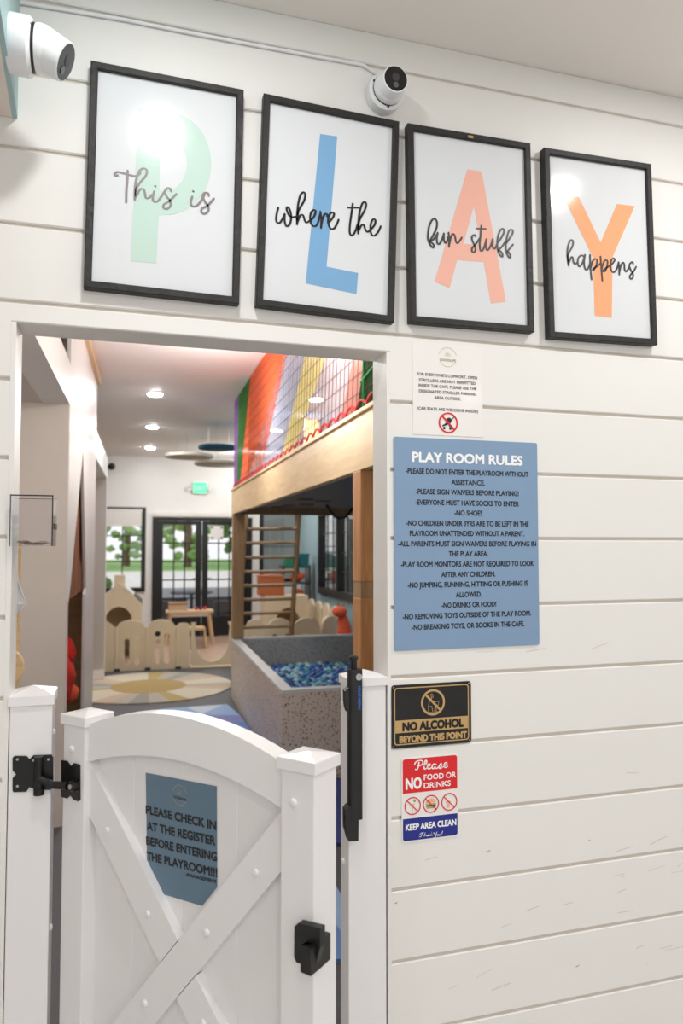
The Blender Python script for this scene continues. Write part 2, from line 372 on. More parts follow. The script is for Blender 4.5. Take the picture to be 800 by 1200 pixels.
# ================================================================== THE FRONT WALL
OX0, OX1, OZ = -0.243, 0.722, 2.088            # the opening
CZ, IZC = 3.009, 3.03                           # cafe ceiling, playroom ceiling
WT = 0.118                                      # wall thickness
WX0, WX1 = -3.2, 6.0
zk = lambda k: HC + D * (0.3073 - 0.0990 * (k - 4))
g = 0.0042
mb = MB()
def board(x0, x1, z0, z1, y0=0.0):
    c = 0.003
    prof = [(y0 + c, z0), (y0, z0 + c), (y0, z1 - c), (y0 + c, z1), (y0 + 0.014, z1), (y0 + 0.014, z0)]
    mb.prism(prof, lambda p, k: ((x0, x1)[k], p[0], p[1]), M['board'])
edges = [CZ] + [zk(k) for k in range(0, 16)] + [0.0]
for top, bot in zip(edges, edges[1:]):
    z1, z0 = top - g, bot + g
    if top == CZ: z1 = CZ
    if bot == 0.0: z0 = 0.0
    if z0 >= OZ + 0.012: board(WX0, WX1, z0, z1)
    elif z1 > OZ + 0.012:
        board(WX0, OX0 - 0.012, z0, z1); board(OX1 + 0.010, WX1, z0, z1); board(OX0 - 0.012, OX1 + 0.010, OZ, z1)
    else:
        board(WX0, OX0 - 0.012, z0, z1); board(OX1 + 0.010, WX1, z0, z1)
mb.box(WX0, OX0 - 0.012, 0.0075, WT, 0, CZ, M['groove']); mb.box(OX1 + 0.010, WX1, 0.0075, WT, 0, CZ, M['groove'])
mb.box(OX0 - 0.012, OX1 + 0.010, 0.0075, WT, OZ + 0.010, CZ + 0.05, M['groove'])
wf = struct(mb, 'wall_front')
mb = MB(); rs = random.Random(3); m_ = mat('scuff_grey', (196, 186, 176), 0.6)
for k in range(46):                               # scuffs on the lower boards
    x, z = rs.uniform(0.8, 2.3), rs.choice((0.28, 0.34, 0.46, 0.52, 0.62, 0.68, 0.86, 0.92, 1.25)) + rs.uniform(-0.03, 0.03); L_ = rs.uniform(0.008, 0.07); sl = rs.uniform(-0.1, 0.35)
    mb.stroke([(x, z), (x + L_ * 0.5, z + L_ * sl * 0.6), (x + L_, z + L_ * sl)], rs.choice((0.0010, 0.0014, 0.0018)), m_, WALLM, 0.0003, 2)
m_ = mat('nick_brown', (150, 112, 88), 0.6)
for x, z, l_ in ((1.02, 0.665, 0.012), (0.742, 0.56, 0.006), (1.36, 0.66, 0.004), (1.31, 0.30, 0.01), (1.76, 0.42, 0.05)): mb.stroke([(x, z), (x + l_, z + 0.3 * l_)], 0.0024, m_, WALLM, 0.0004, 1)
mb.obj('scuff_marks', wf)
struct(MB().box(OX0 - 0.012, OX0, 0.0, WT, 0, OZ, M['white'], 0.0005), 'trim_1')
struct(MB().box(OX1, OX1 + 0.010, 0.0, WT, 0, OZ, M['white'], 0.0005), 'trim_2')
struct(MB().box(OX0, OX1, 0.0142, WT, OZ, OZ + 0.010, M['white']), 'trim_3')
struct(MB().box(WX0, WX1, -6.2, 0.012, CZ, CZ + 0.1, M['ceil']), 'ceiling')
struct(MB().box(WX0, WX1, -6.2, 0.0, -0.1, 0.0, M['cafefloor']), 'floor')
mb = MB(); mb.box(WX0, WX1, -6.3, -6.2, 0, 0.5, M['white']); mb.box(WX0, WX1, -6.3, -6.2, 2.6, CZ, M['white'])
mb.box(WX0, -1.8, -6.3, -6.2, 0.5, 2.6, M['white']); mb.box(4.6, WX1, -6.3, -6.2, 0.5, 2.6, M['white']); struct(mb, 'wall_back')
struct(MB().box(WX0 - 0.1, WX0, -6.3, WT, 0, CZ, M['white']), 'wall_left')
struct(MB().box(WX1, WX1 + 0.1, -6.3, WT, 0, CZ, M['white']), 'wall_right')

# ------------------------------------------------------------------ the four PLAY prints
def pts(crop, L):
    ox, oy, s = crop
    return [(ox + x / s, oy + y / s) for x, y in L]
FY = -0.028                                     # front of the mouldings
def rot2(p, c, a): x, y = p[0] - c[0], p[1] - c[1]; return (c[0] + x * cos(a) - y * sin(a), c[1] + x * sin(a) + y * cos(a))
SCRIPT = {
 'P': ((125, 185, 5.714), [[(140,86),(138,150),(132,220),(130,300)],[(75,118),(58,118),(55,103),(75,95),(110,103),(160,117),(200,122),(226,103)],
   [(188,283),(188,230),(195,160),(215,95),(245,72),(268,85),(262,120),(225,165),(200,205),(194,265)],[(196,262),(222,215),(245,210),(255,235),(262,268),(285,268),(302,248)],
   [(318,225),(308,270),(315,293),(340,292),(360,268),(395,215)],[(323,189),(327,192)],[(432,225),(425,207),(405,205),(390,225),(400,258),(425,290),(425,325),(400,343),(380,335),(385,312),(420,290),(466,243)],
   [(573,260),(562,300),(575,325),(605,318),(630,290),(655,245)],[(577,224),(581,227)],[(683,255),(678,238),(658,235),(642,255),(655,290),(678,325),(680,355),(655,375),(633,362),(640,338),(675,320),(718,273)]]),
 'L': ((315, 215, 5.714), [[(62,162),(50,215),(50,255),(70,265),(90,240),(105,205)],[(105,205),(105,255),(118,287),(140,270),(148,225),(140,180),(125,158),(118,175),(135,215),(160,226),(188,220)],
   [(188,275),(188,220),(195,140),(210,80),(230,60),(242,75),(235,115),(210,160),(194,195),(190,262)],[(192,255),(210,215),(228,215),(238,245),(250,262),(275,250)],
   [(275,252),(300,225),(312,190),(300,178),(282,195),(275,235),(285,275),(305,288),(325,270),(343,205)],[(343,188),(350,240),(348,300)],[(348,290),(360,235),(375,205),(388,208),(390,225)],
   [(400,262),(428,228),(435,203),(420,195),(402,215),(395,260),(410,300),(435,302),(455,270),(466,243)],[(560,135),(552,200),(542,270),(540,330),(555,348),(575,325),(595,270)],[(525,162),(600,163)],
   [(597,338),(597,280),(605,200),(622,140),(640,125),(650,140),(640,180),(615,225),(600,265),(598,325)],[(600,315),(620,280),(635,280),(645,310),(660,325),(680,308)],
   [(680,310),(705,280),(712,250),(700,240),(685,258),(678,300),(685,340),(705,350),(730,325),(748,287)]]),
 'A': ((490, 245, 6.667), [[(84,255),(115,205),(140,150),(144,105),(130,78),(108,85),(85,130),(75,190),(75,240),(95,285),(115,302),(120,285),(105,265),(88,258),(120,235),(152,190)],[(150,185),(143,230),(148,270),(165,272),(185,235),(198,195)],[(198,190),(198,240),(208,265),(222,255),(237,205)],
   [(235,185),(240,240),(238,298)],[(240,280),(255,215),(272,195),(285,215),(292,255),(305,268),(325,245),(339,222)],[(445,215),(438,203),(420,212),(418,240),(435,280),(445,315),(435,338),(418,332),(420,305),(450,270),(480,228)],
   [(490,130),(485,200),(478,270),(482,320),(495,328),(512,300),(530,240)],[(455,153),(525,155)],[(530,235),(525,290),(535,322),(552,310),(570,270),(580,235)],[(580,235),(578,290),(590,312),(605,295),(622,250)],
   [(620,265),(650,220),(668,180),(662,155),(640,165),(622,210),(615,270),(622,330),(640,365),(655,372),(655,350),(640,330),(625,325),(655,290),(682,250)],[(685,270),(715,225),(735,190),(735,165),(712,165),(695,205),(682,270),(685,330),(700,370),(715,382),(718,362),(705,340),(695,333),(720,300),(739,277)]]),
 'Y': ((655, 275, 8.0), [[(88,292),(78,230),(75,150),(90,80),(112,50),(128,65),(122,110),(95,160),(78,205),(87,280)],[(90,265),(110,215),(125,215),(130,250),(145,275),(168,262)],[(230,205),(205,195),(178,220),(172,265),(185,298),(205,285),(225,245),(240,188)],[(240,190),(232,250),(235,300),(250,330),(270,315),(290,262)],
   [(287,190),(290,300),(302,422)],[(295,310),(310,250),(335,228),(352,240),(348,280),(330,320),(315,335),(318,318),(350,300),(388,268)],[(385,205),(392,310),(402,435)],[(395,330),(410,270),(430,240),(450,250),(448,290),(430,340),(412,345),(420,325),(460,300),(482,280)],
   [(480,290),(505,262),(520,235),(505,222),(485,245),(478,300),(490,345),(515,350),(540,315),(556,258)],[(555,258),(560,310),(562,378)],[(565,345),(578,285),(595,262),(608,280),(612,330),(628,345),(655,305)],[(692,275),(685,258),(668,265),(655,290),(668,330),(690,370),(688,405),(670,415),(660,400),(668,375),(695,345),(719,300)]]),
}
arc = lambda c, rx, ry, a0, a1, n: [(c[0] + rx * cos(radians(a0 + (a1 - a0) * k / n)), c[1] + ry * sin(radians(a0 + (a1 - a0) * k / n))) for k in range(n + 1)]
LETTER = {
 'P': ([(162.5, 127), (194, 131)] + arc((194, 191.5), 53.5, 60.5, -90, 90, 16)[1:-1] + [(186, 252.3), (183, 308.5), (153, 306)], [[(187.3, 159), (195, 160)] + arc((195, 191.5), 24, 32, -90, 90, 12)[1:-1] + [(187, 223.8)]], 'mint'),
 'L': ([(375, 157), (395, 160), (382.5, 312.5), (419.5, 320), (417.5, 344.5), (358, 332)], [], 'blue'),
 'A': ([(547.5, 198.5), (564, 201), (592.5, 353.5), (575, 355.5), (566.8, 307), (535.5, 304.5), (526.5, 337.5), (509, 330)], [[(555, 241), (563.6, 287.5), (543, 285.5)]], 'peach'),
 'Y': ([(659, 228.5), (678, 231), (703.5, 284.4), (722.5, 239), (743.5, 241.5), (717.5, 301), (716.5, 372.5), (696.5, 370), (694.6, 302)], [], 'orange'),
}
FR = {'P': ((107,72),(286,103),(280,354),(97,338)), 'L': ((310,110),(469,141),(461,377),(299,358)), 'A': ((478,143),(621,168),(627,390),(481,376)), 'Y': ((637,171),(763,193),(771,405),(645,394))}
INKC = {'P': 'greyink', 'L': 'ink', 'A': 'dkgrey', 'Y': 'dkgrey'}
FLAB = {'P': 'black framed print with a pale mint letter P and the words This is', 'L': 'black framed print with a sky blue letter L and the words where the',
        'A': 'black framed print with a peach letter A and the words fun stuff', 'Y': 'black framed print with an orange letter Y and the word happens'}
for L in 'PLAY':
    q = [atY(*p, FY) for p in FR[L]]
    cx = sum(p.x for p in q) / 4; cz = sum(p.z for p in q) / 4
    wd = ((q[1] - q[0]).length + (q[2] - q[3]).length) / 2; ht = ((q[3] - q[0]).length + (q[2] - q[1]).length) / 2
    up = ((q[0] + q[1]) / 2 - (q[2] + q[3]) / 2); lean = math.atan2(up.x, up.z) * 0.8
    t = thing('framed_print', FLAB[L], 'picture', (cx, 0, cz))
    X = Matrix.Rotation(lean, 4, 'Y') @ WALLM
    mb = MB(); fw = 0.0185; x, z = wd / 2, ht / 2
    prof = [(0, 0.0), (0, 0.026), (0.002, 0.028), (fw - 0.002, 0.028), (fw, 0.026), (fw, 0.012), (fw + 0.004, 0.012), (fw + 0.004, 0.0)]
    for (ax, az), (bx, bz) in (((-x, -z), (x, -z)), ((x, -z), (x, z)), ((x, z), (-x, z)), ((-x, z), (-x, -z))):
        def F(p, k, A=(ax, az), B=(bx, bz)):
            c = A if k == 0 else B
            return X @ Vector((c[0] - math.copysign(p[0], c[0]), c[1] - math.copysign(p[0], c[1]), p[1]))
        mb.prism(prof, F, M['frame'])
    if L == 'A': mb.box(-0.012, 0.004, -0.0285, -0.026, z - 0.015, z - 0.008, M['gold'])
    mb.obj('frame', t)
    pl = 0.0175
    MB().shape([(-x + fw, -z + fw), (x - fw, -z + fw), (x - fw, z - fw), (-x + fw, z - fw)], [], 0.004, M['print'], X, pl - 0.004).obj('print', t)
    loc = lambda p: (lambda v: (v.x - cx, v.z - cz))(atY(p[0], p[1], -pl))
    inv = lambda p: rot2(loc(p), (0, 0), lean)
    outer, holes, mk = LETTER[L]
    MB().shape([inv(p) for p in outer], [[inv(p) for p in h] for h in holes], 0.0004, M[mk], X, pl + 0.0002).obj('large_letter', t)
    crop, strokes = SCRIPT[L]; cut = {'P': 7, 'L': 8, 'A': 5, 'Y': len(strokes)}[L]
    for part in (strokes[:cut], strokes[cut:]):
        if not part: continue
        mb = MB()
        for st in part: mb.stroke([inv(p) for p in pts(crop, st)], 0.0056, M[INKC[L]], X, pl + 0.0012)
        mb.obj('handwritten_word', t)

# ------------------------------------------------------------------ signs on the wall
def wallbox(p):                                  # four pixel corners -> x0, x1, z0, z1 on the wall
    q = [atY(*c, -0.003) for c in p]
    return ((q[0].x + q[3].x) / 2, (q[1].x + q[2].x) / 2, (q[2].z + q[3].z) / 2, (q[0].z + q[1].z) / 2)
def line_on(mb, txt, p0, p1, cap, m, lift, cx, cz, y=-0.003, **k):
    a, b = atY(*p0, y), atY(*p1, y)
    mb.text(txt, (a.x + b.x) / 2 - cx, (a.z + b.z) / 2 - cz, abs(b.x - a.x), cap, m, lift=lift, **k)
# play room rules
x0, x1, z0, z1 = wallbox(((461,513),(629.5,518),(631,755),(462,763.5))); cx, cz = (x0 + x1) / 2, (z0 + z1) / 2
t = thing('rules_sign', 'large powder blue board headed PLAY ROOM RULES with lines of black text', 'sign', (cx, 0, cz))
MB().shape(rrect(x0 - cx, x1 - cx, z0 - cz, z1 - cz, 0.006), [], 0.004, M['sign_blue']).obj('board', t)
mb = MB(); C5 = (440, 380, 3.0)
a, b = pts(C5, [(127, 468), (516, 476)]); line_on(mb, 'PLAY ROOM RULES', a, b, 0.031, M['white_ink'], 0.0042, cx, cz, bold=0.05)
mb.obj('heading', t)
mb = MB()
for txt, l, r, y in (('-PLEASE DO NOT ENTER THE PLAYROOM WITHOUT',105,536,521),('ASSISTANCE.',265,383,556),('-PLEASE SIGN WAIVERS BEFORE PLAYING!',140,502,591),('-EVERYONE MUST HAVE SOCKS TO ENTER',138,503,628),
        ('-NO SHOES',276,375,663),('-NO CHILDREN UNDER 3YRS ARE TO BE LEFT IN THE',107,537,700),('PLAYROOM UNATTENDED WITHOUT A PARENT.',119,522,735),('-ALL PARENTS MUST SIGN WAIVERS BEFORE PLAYING IN',78,563,771),
        ('THE PLAY AREA.',256,394,806),('-PLAY ROOM MONITORS ARE NOT REQUIRED TO LOOK',88,555,842),('AFTER ANY CHILDREN.',230,420,878),('-NO JUMPING, RUNNING, HITTING OR PUSHING IS',112,534,913),
        ('ALLOWED.',281,372,949),('-NO DRINKS OR FOOD!',231,423,985),('-NO REMOVING TOYS OUTSIDE OF THE PLAY ROOM.',94,545,1021),('-NO BREAKING TOYS, OR BOOKS IN THE CAFE.',126,522,1058)):
    sl = (y - 771) * -0.000065 * (r - l) / 2
    a, b = pts(C5, [(l, y - sl), (r, y + sl)]); line_on(mb, txt, a, b, 0.0162, M['ink'], 0.0042, cx, cz, bold=0.035)
mb.obj('rules_text', t)
# stroller notice
x0, x1, z0, z1 = wallbox(((483,399),(566,408),(565,512),(484.5,509))); cx, cz = (x0 + x1) / 2, (z0 + z1) / 2
t = thing('stroller_notice', 'white paper notice about strollers with a red crossed-out stroller, above the blue rules board', 'sign', (cx, 0, cz))
MB().shape(rrect(x0 - cx, x1 - cx, z0 - cz, z1 - cz, 0.001), [], 0.0015, M['paper']).obj('sheet', t)
C8 = (450, 390, 5.333); mb = MB()
for txt, l, yl, r, yr in (("FOR EVERYONE'S COMFORT, OPEN",205,255,582,281),('STROLLERS ARE NOT PERMITTED',218,293,572,315),('INSIDE THE CAFE. PLEASE USE THE',216,326,577,349),('DESIGNATED STROLLER PARKING',218,361,576,384),('AREA OUTSIDE.',314,403,480,413),('(CAR SEATS ARE WELCOME INSIDE!)',207,470,588,490)):
    if txt[0] == '(': mb.obj('notice_text', t); mb = MB()
    a, b = pts(C8, [(l, yl), (r, yr)]); line_on(mb, txt, a, b, 0.0090, M['dkgrey'], 0.0018, cx, cz, bold=0.02)
mb.obj('car_seat_line', t)
def logo(parent, X, c, r, lift, m, mt):
    mb = MB()
    for a0, a1 in ((15, 165), (205, 335)):
        ring = circ(c[0], c[1], r, 20, None, radians(a0), radians(a1)) + circ(c[0], c[1], r * 0.93, 20, None, radians(a0), radians(a1))[::-1]
        mb.shape(ring, [], 0.0003, m, X, lift)
    for k in range(7):
        q = radians(k * 30); mb.stroke([(c[0] + r * 0.22 * cos(q), c[1] + r * 0.12 + r * 0.22 * sin(q)), (c[0] + r * 0.36 * cos(q), c[1] + r * 0.12 + r * 0.36 * sin(q))], r * 0.06, m, X, lift + 0.0003, 1)
    mb.shape(circ(c[0], c[1] + r * 0.12, r * 0.15, 12, None, 0, pi), [], 0.0003, m, X, lift)
    mb.text('GOODLIFE', c[0], c[1] - r * 0.3, r * 1.75, r * 0.26, mt, X, lift, 0.0004, 0.03)
    return mb.obj('logo', parent)
v = atY(450 + 398 / 5.333, 390 + 152 / 5.333, -0.003); logo(t, WALLM, (v.x - cx, v.z - cz), 0.029, 0.0018, M['palegold'], M['olive'])
v = atY(450 + 401 / 5.333, 390 + 563 / 5.333, -0.003); c = (v.x - cx, v.z - cz); r = 0.0305; mb = MB()
mb.shape(circ(c[0], c[1], r), [circ(c[0], c[1], r * 0.84)], 0.0004, M['red'], WALLM, 0.002)
mb.stroke([(c[0] - r * 0.64, c[1] + r * 0.64), (c[0] + r * 0.64, c[1] - r * 0.64)], r * 0.18, M['red'], WALLM, 0.0030, 1)
P = lambda L: [(c[0] + x * r, c[1] + y * r) for x, y in L]
mb.shape(P([(-0.2, 0.4), (0.1, 0.52), (0.3, 0.42), (0.34, 0.2), (0.2, -0.05), (0.28, -0.35), (0.14, -0.4), (0.0, -0.14), (-0.3, -0.28), (-0.6, -0.36), (-0.62, -0.24), (-0.38, -0.12), (-0.2, 0.05)]), [], 0.0004, M['ink'], WALLM, 0.0022)
mb.stroke(P([(0.2, 0.1), (0.5, 0.5), (0.64, 0.56)]), r * 0.08, M['ink'], WALLM, 0.0032, 3)
for x, y in ((-0.42, -0.5), (0.22, -0.52)): mb.shape(circ(c[0] + x * r, c[1] + y * r, r * 0.13, 14), [], 0.0004, M['ink'], WALLM, 0.0022)
mb.obj('no_stroller_symbol', t)
# no alcohol
x0, x1, z0, z1 = wallbox(((458.5,804),(552,797.5),(552,870),(459,877))); cx, cz = (x0 + x1) / 2, (z0 + z1) / 2; hw, hh = (x1 - x0) / 2, (z1 - z0) / 2
t = thing('alcohol_sign', 'black and gold sign reading NO ALCOHOL BEYOND THIS POINT', 'sign', (cx, 0, cz))
MB().shape(rrect(-hw, hw, -hh, hh, 0.008), [circ(sx * (hw - 0.006), sz * (hh - 0.006), 0.0022, 10) for sx in (-1, 1) for sz in (-1, 1)], 0.0025, M['signblack']).obj('plate', t)
mb = MB(); i = 0.0075
mb.shape(rrect(-hw + i, hw - i, -hh + i, hh - i, 0.009), [rrect(-hw + i + 0.003, hw - i - 0.003, -hh + i + 0.003, hh - i - 0.003, 0.007)], 0.0003, M['gold'], WALLM, 0.0026)
zb1, zb0 = hh - 2 * hh * 0.565, hh - 2 * hh * 0.765
mb.shape([(-hw + i + 0.002, zb0), (hw - i - 0.002, zb0), (hw - i - 0.002, zb1), (-hw + i + 0.002, zb1)], [], 0.0003, M['gold'], WALLM, 0.0026); mb.obj('gold_band', t)
c = (0.003, hh - 2 * hh * 0.31); r = 0.0365; mb = MB()
mb.shape(circ(c[0], c[1], r), [circ(c[0], c[1], r * 0.84)], 0.0003, M['gold'], WALLM, 0.0026)
mb.stroke([(c[0] - r * 0.62, c[1] + r * 0.62), (c[0] + r * 0.62, c[1] - r * 0.62)], r * 0.17, M['gold'], WALLM, 0.0036, 1)
for st in ([(-0.38, -0.75), (-0.38, -0.25), (-0.1, -0.3), (-0.02, -0.75), (-0.38, -0.75)], [(-0.38, -0.2), (-0.3, 0.1), (-0.1, 0.3), (-0.2, 0.6), (-0.1, 0.68), (0.0, 0.5), (-0.02, 0.35)], [(0.12, -0.72), (0.18, -0.2), (0.06, 0.05), (0.5, 0.05), (0.42, -0.25), (0.24, -0.3), (0.26, -0.7), (0.42, -0.74)], [(0.06, -0.76), (0.44, -0.76)]):
    mb.stroke([(c[0] + x * r, c[1] + y * r) for x, y in st], r * 0.045, M['gold'], WALLM, 0.0030, 1)
mb.obj('no_alcohol_symbol', t)
mb = MB(); mb.text('NO ALCOHOL', 0.0035, (zb0 + zb1) / 2, 0.187, 0.0265, M['signblack'], WALLM, 0.0032, bold=0.07); mb.text('BEYOND THIS POINT', 0.004, hh - 2 * hh * 0.865, 0.206, 0.0205, M['gold'], WALLM, 0.0028, bold=0.065); mb.obj('lettering', t)
# please no food
x0, x1, z0, z1 = wallbox(((470,889),(537,883),(537,979),(471,988.5))); cx, cz = (x0 + x1) / 2, (z0 + z1) / 2; hw, hh = (x1 - x0) / 2, (z1 - z0) / 2
t = thing('food_sign', 'red, white and blue sign reading Please NO FOOD OR DRINKS, KEEP AREA CLEAN', 'sign', (cx, 0, cz))
MB().shape(rrect(-hw, hw, -hh, hh, 0.009), [], 0.0025, M['paper']).obj('plate', t)
CF = (465, 880, 10.0); PF = lambda x, y: (lambda v: (v.x - cx, v.z - cz))(atY(465 + x / 10, 880 + y / 10, -0.003))
i = 0.0035; zr, zb = PF(400, 470)[1], PF(400, 765)[1]
def half_round(x0, x1, z0, z1, r, top):
    R = rrect(x0, x1, z0, z1, r); m_ = (z0 + z1) / 2
    Q = [p for p in R if (p[1] > m_) == top]
    return [(x1, z0)] + Q + [(x0, z0)] if top else [(x0, z1)] + Q + [(x1, z1)]
mb = MB(); mb.shape(half_round(-hw + i, hw - i, zr, hh - i, 0.007, True), [], 0.0003, M['red'], WALLM, 0.0026); mb.obj('red_panel', t)
mb = MB(); mb.shape(half_round(-hw + i, hw - i, -hh + i, zb, 0.007, False), [], 0.0003, M['navy'], WALLM, 0.0026); mb.obj('blue_panel', t)
mb = MB()
def tl(txt, x0_, y0_, x1_, y1_, cap, m=M['white_ink'], **k):
    a, b = PF(x0_, y0_), PF(x1_, y1_); mb.text(txt, (a[0] + b[0]) / 2, (a[1] + b[1]) / 2, b[0] - a[0], cap, m, WALLM, 0.003, **k)
tl('NO', 100, 385, 290, 368, 0.034, bold=0.045); tl('FOOD OR', 314, 305, 690, 275, 0.0165, bold=0.03); tl('DRINKS', 314, 402, 628, 375, 0.0165, bold=0.03); mb.obj('no_food_lettering', t); mb = MB(); tl('KEEP AREA CLEAN', 100, 900, 694, 828, 0.0185, bold=0.045)
mbp = MB()
for st in ([(215,215),(235,218),(248,190),(258,130)],[(205,160),(222,128),(262,112),(298,118),(300,150),(270,172),(245,172)],[(310,180),(345,140),(345,112),(330,118),(318,175),(322,212),(350,200)],[(350,195),(385,170),(385,152),(362,160),(358,195),(375,212),(400,198)],
           [(455,155),(425,155),(410,190),(425,208),(448,180),(458,152),(450,195),(465,205),(485,190)],[(485,195),(515,145),(520,175),(522,198),(505,205),(495,195),(540,188)],[(545,180),(580,158),(580,135),(558,145),(552,178),(568,195),(592,180)]):
    mbp.stroke([PF(*p) for p in st], 0.0034, M['white_ink'], WALLM, 0.003, 5)
for st in ([(262,985),(282,962),(315,958)],[(296,962),(280,1005),(262,1005)],[(318,1000),(332,952),(322,998),(335,980),(342,998)],[(360,985),(350,998),(362,995),(368,980),(370,998)],[(378,996),(384,980),(392,994)],[(398,994),(408,948),(398,992),(412,976),(404,984),(416,992)],
           [(425,965),(440,958),(440,980),(455,980),(470,945),(450,1010),(432,1015)],[(478,982),(472,994),(484,990),(488,980),(478,978)],[(496,976),(494,990),(506,986),(510,972),(512,988)],[(535,938),(526,970)],[(522,984),(523,986)]):
    mb.stroke([PF(*p) for p in st], 0.0014, M['white_ink'], WALLM, 0.003, 4)
mb.obj('keep_clean_lettering', t); mbp.obj('please_lettering', t)
for px, py in ((183, 645), (398, 620), (612, 596)):
    mb = MB(); c = PF(px, py); r = 0.0245
    mb.shape(circ(c[0], c[1], r), [circ(c[0], c[1], r * 0.88)], 0.0003, M['red'], WALLM, 0.0034); mb.stroke([(c[0] - r * 0.64, c[1] + r * 0.6), (c[0] + r * 0.64, c[1] - r * 0.66)], r * 0.12, M['red'], WALLM, 0.0042, 1)
    q = lambda L, c=c, r=r: [(c[0] + x * r, c[1] + y * r) for x, y in L]
    if px == 183:
        mb.shape(q([(-0.28, 0.25), (0.32, 0.25), (0.05, -0.15), (0.03, -0.6), (0.2, -0.68), (-0.2, -0.68), (-0.03, -0.6), (-0.05, -0.15)]), [], 0.0003, M['peach'], WALLM, 0.0026); mb.shape(circ(c[0] + r * 0.25, c[1] + r * 0.55, r * 0.16, 10), [], 0.0003, M['grass'], WALLM, 0.0026)
    elif px == 398:
        mb.shape(circ(c[0], c[1] + r * 0.12, r * 0.62, 16, r * 0.48, 0, pi), [], 0.0003, M['orange'], WALLM, 0.0026); mb.shape(q([(-0.66, 0.05), (0.66, 0.05), (0.6, -0.1), (-0.6, -0.1)]), [], 0.0003, M['leaf2'], WALLM, 0.0028)
        mb.shape(q([(-0.62, -0.12), (0.62, -0.12), (0.58, -0.26), (-0.58, -0.26)]), [], 0.0003, M['ink'], WALLM, 0.0028); mb.shape(q([(-0.6, -0.28), (0.6, -0.28), (0.5, -0.5), (-0.5, -0.5)]), [], 0.0003, M['gold2'] if 'gold2' in M else M['rug_gold2'], WALLM, 0.0028)
    else:
        mb.shape(q([(-0.4, 0.0), (0.12, 0.0), (0.04, -0.66), (-0.32, -0.66)]), [], 0.0003, M['peach'], WALLM, 0.0026); mb.shape(q([(-0.44, 0.1), (0.16, 0.1), (0.14, -0.02), (-0.42, -0.02)]), [], 0.0003, M['orange'], WALLM, 0.0028)
    mb.obj('crossed_out_food_symbol', t)


# ------------------------------------------------------------------ security cameras, cable, teal bulkhead
def aim(p, d):
    return Matrix.Translation(p) @ Vector(d).to_track_quat('Z', 'Y').to_matrix().to_4x4()
def turret(label, base, axis, look, k=1.0):
    axis = Vector(axis).normalized(); look = Vector(look).normalized(); base = Vector(base)
    t = thing('security_camera', label, 'security camera', base)
    A = aim((0, 0, 0), axis)
    MB().lathe([(0.0, 0), (0.050 * k, 0), (0.052 * k, 0.004 * k), (0.052 * k, 0.036 * k), (0.046 * k, 0.042 * k), (0, 0.042 * k)], M['camw'], A).obj('base', t, smooth=True)
    for q in range(3):
        an = q * 2.1 + 0.6; MB().lathe([(0.004 * k, 0), (0.004 * k, 0.001), (0, 0.001)], M['dkgrey'], A @ Matrix.Translation((0.044 * k * cos(an), 0.044 * k * sin(an), 0.0415 * k)), 8).obj('screw', t)
    MB().lathe([(0.043 * k, 0.042 * k), (0.0425 * k, 0.0475 * k)], M['black'], A).obj('gasket', t, smooth=True)
    c = axis * 0.058 * k; mb = MB()
    mb.lathe([(0.043 * k, 0.0475 * k), (0.044 * k, 0.056 * k), (0.042 * k, 0.066 * k), (0.034 * k, 0.084 * k), (0.018 * k, 0.094 * k), (0, 0.096 * k)], M['camw'], A)
    L = aim(c, look)
    mb.lathe([(0.040 * k, 0.0), (0.040 * k, 0.014 * k), (0.038 * k, 0.030 * k), (0.036 * k, 0.046 * k), (0.034 * k, 0.047 * k), (0, 0.044 * k)], M['camw'], L); mb.obj('ball_housing', t, smooth=True)
    f = MB().lathe([(0.0335 * k, 0.0), (0.033 * k, 0.003 * k), (0.0, 0.0035 * k)], M['lens'], L @ Matrix.Translation((0, 0, 0.0445 * k))).obj('lens_face', t, smooth=True)
    mb = MB(); G = L @ Matrix.Translation((0, 0, 0.0482 * k))
    mb.lathe([(0.008 * k, 0), (0.008 * k, 0.001), (0, 0.001)], M['lens2'], G @ Matrix.Translation((0, -0.017 * k, 0)), 14); mb.lathe([(0.011 * k, 0), (0.010 * k, 0.001), (0, 0.0012)], M['dkgrey'], G @ Matrix.Translation((0, 0.004 * k, 0)), 16)
    mb.obj('lens_glass', f)
    return t
c = atY(447, 115, 0); turret('white dome security camera on the shiplap wall above the blue L print', (c.x, 0, c.z), (0.04, -1, -0.05), (0.02, -1, -0.08), 1.0)
# bulkhead: teal face turned to the door, pale underside
e = atY(20.5, 139, 0)
mb = MB(); ang = radians(-2.3)
L = 1.6; dx, dy = sin(ang) * -1, -cos(ang)
p = lambda s, o, z: (e.x + dx * s - o * cos(ang), dy * s + o * sin(ang), z)
def bulk(m, o0, o1, z0, z1): mb.hexa([p(0, o0, z0), p(L, o0, z0), p(L, o1, z0), p(0, o1, z0), p(0, o0, z1), p(L, o0, z1), p(L, o1, z1), p(0, o1, z1)], m)
bulk(M['teal'], 0, 0.012, e.z, CZ); bulk(M['soft'], 0.012, 1.6, e.z + 0.0, CZ)
struct(mb, 'trim_4')
cb = Vector(p(0.215, 0, 0)); ry = ray(6, 50); s_ = (cb.y + D) / ry.y; base = Vector((cb.x, cb.y, HC + ry.z * s_))
turret('white turret security camera mounted on the teal bulkhead at top left', base, (1, -0.05, -0.05), (0.93, -0.14, -0.44), 1.18)
mb = MB(); P = [atY(20.5, 2, -0.006), atY(24, 3, -0.006)] + [atY(x, y, -0.006) for x, y in ((80, 12), (150, 24), (220, 38), (300, 53), (380, 68), (425, 76), (440, 86))]
mb.tube([(v.x, v.y, v.z) for v in P], 0.0045, M['camw'], 8)
tag(mb.obj('camera_cable', off=P[0], smooth=True), 'thin white cable running along the top shiplap joint to the wall camera', 'cable')

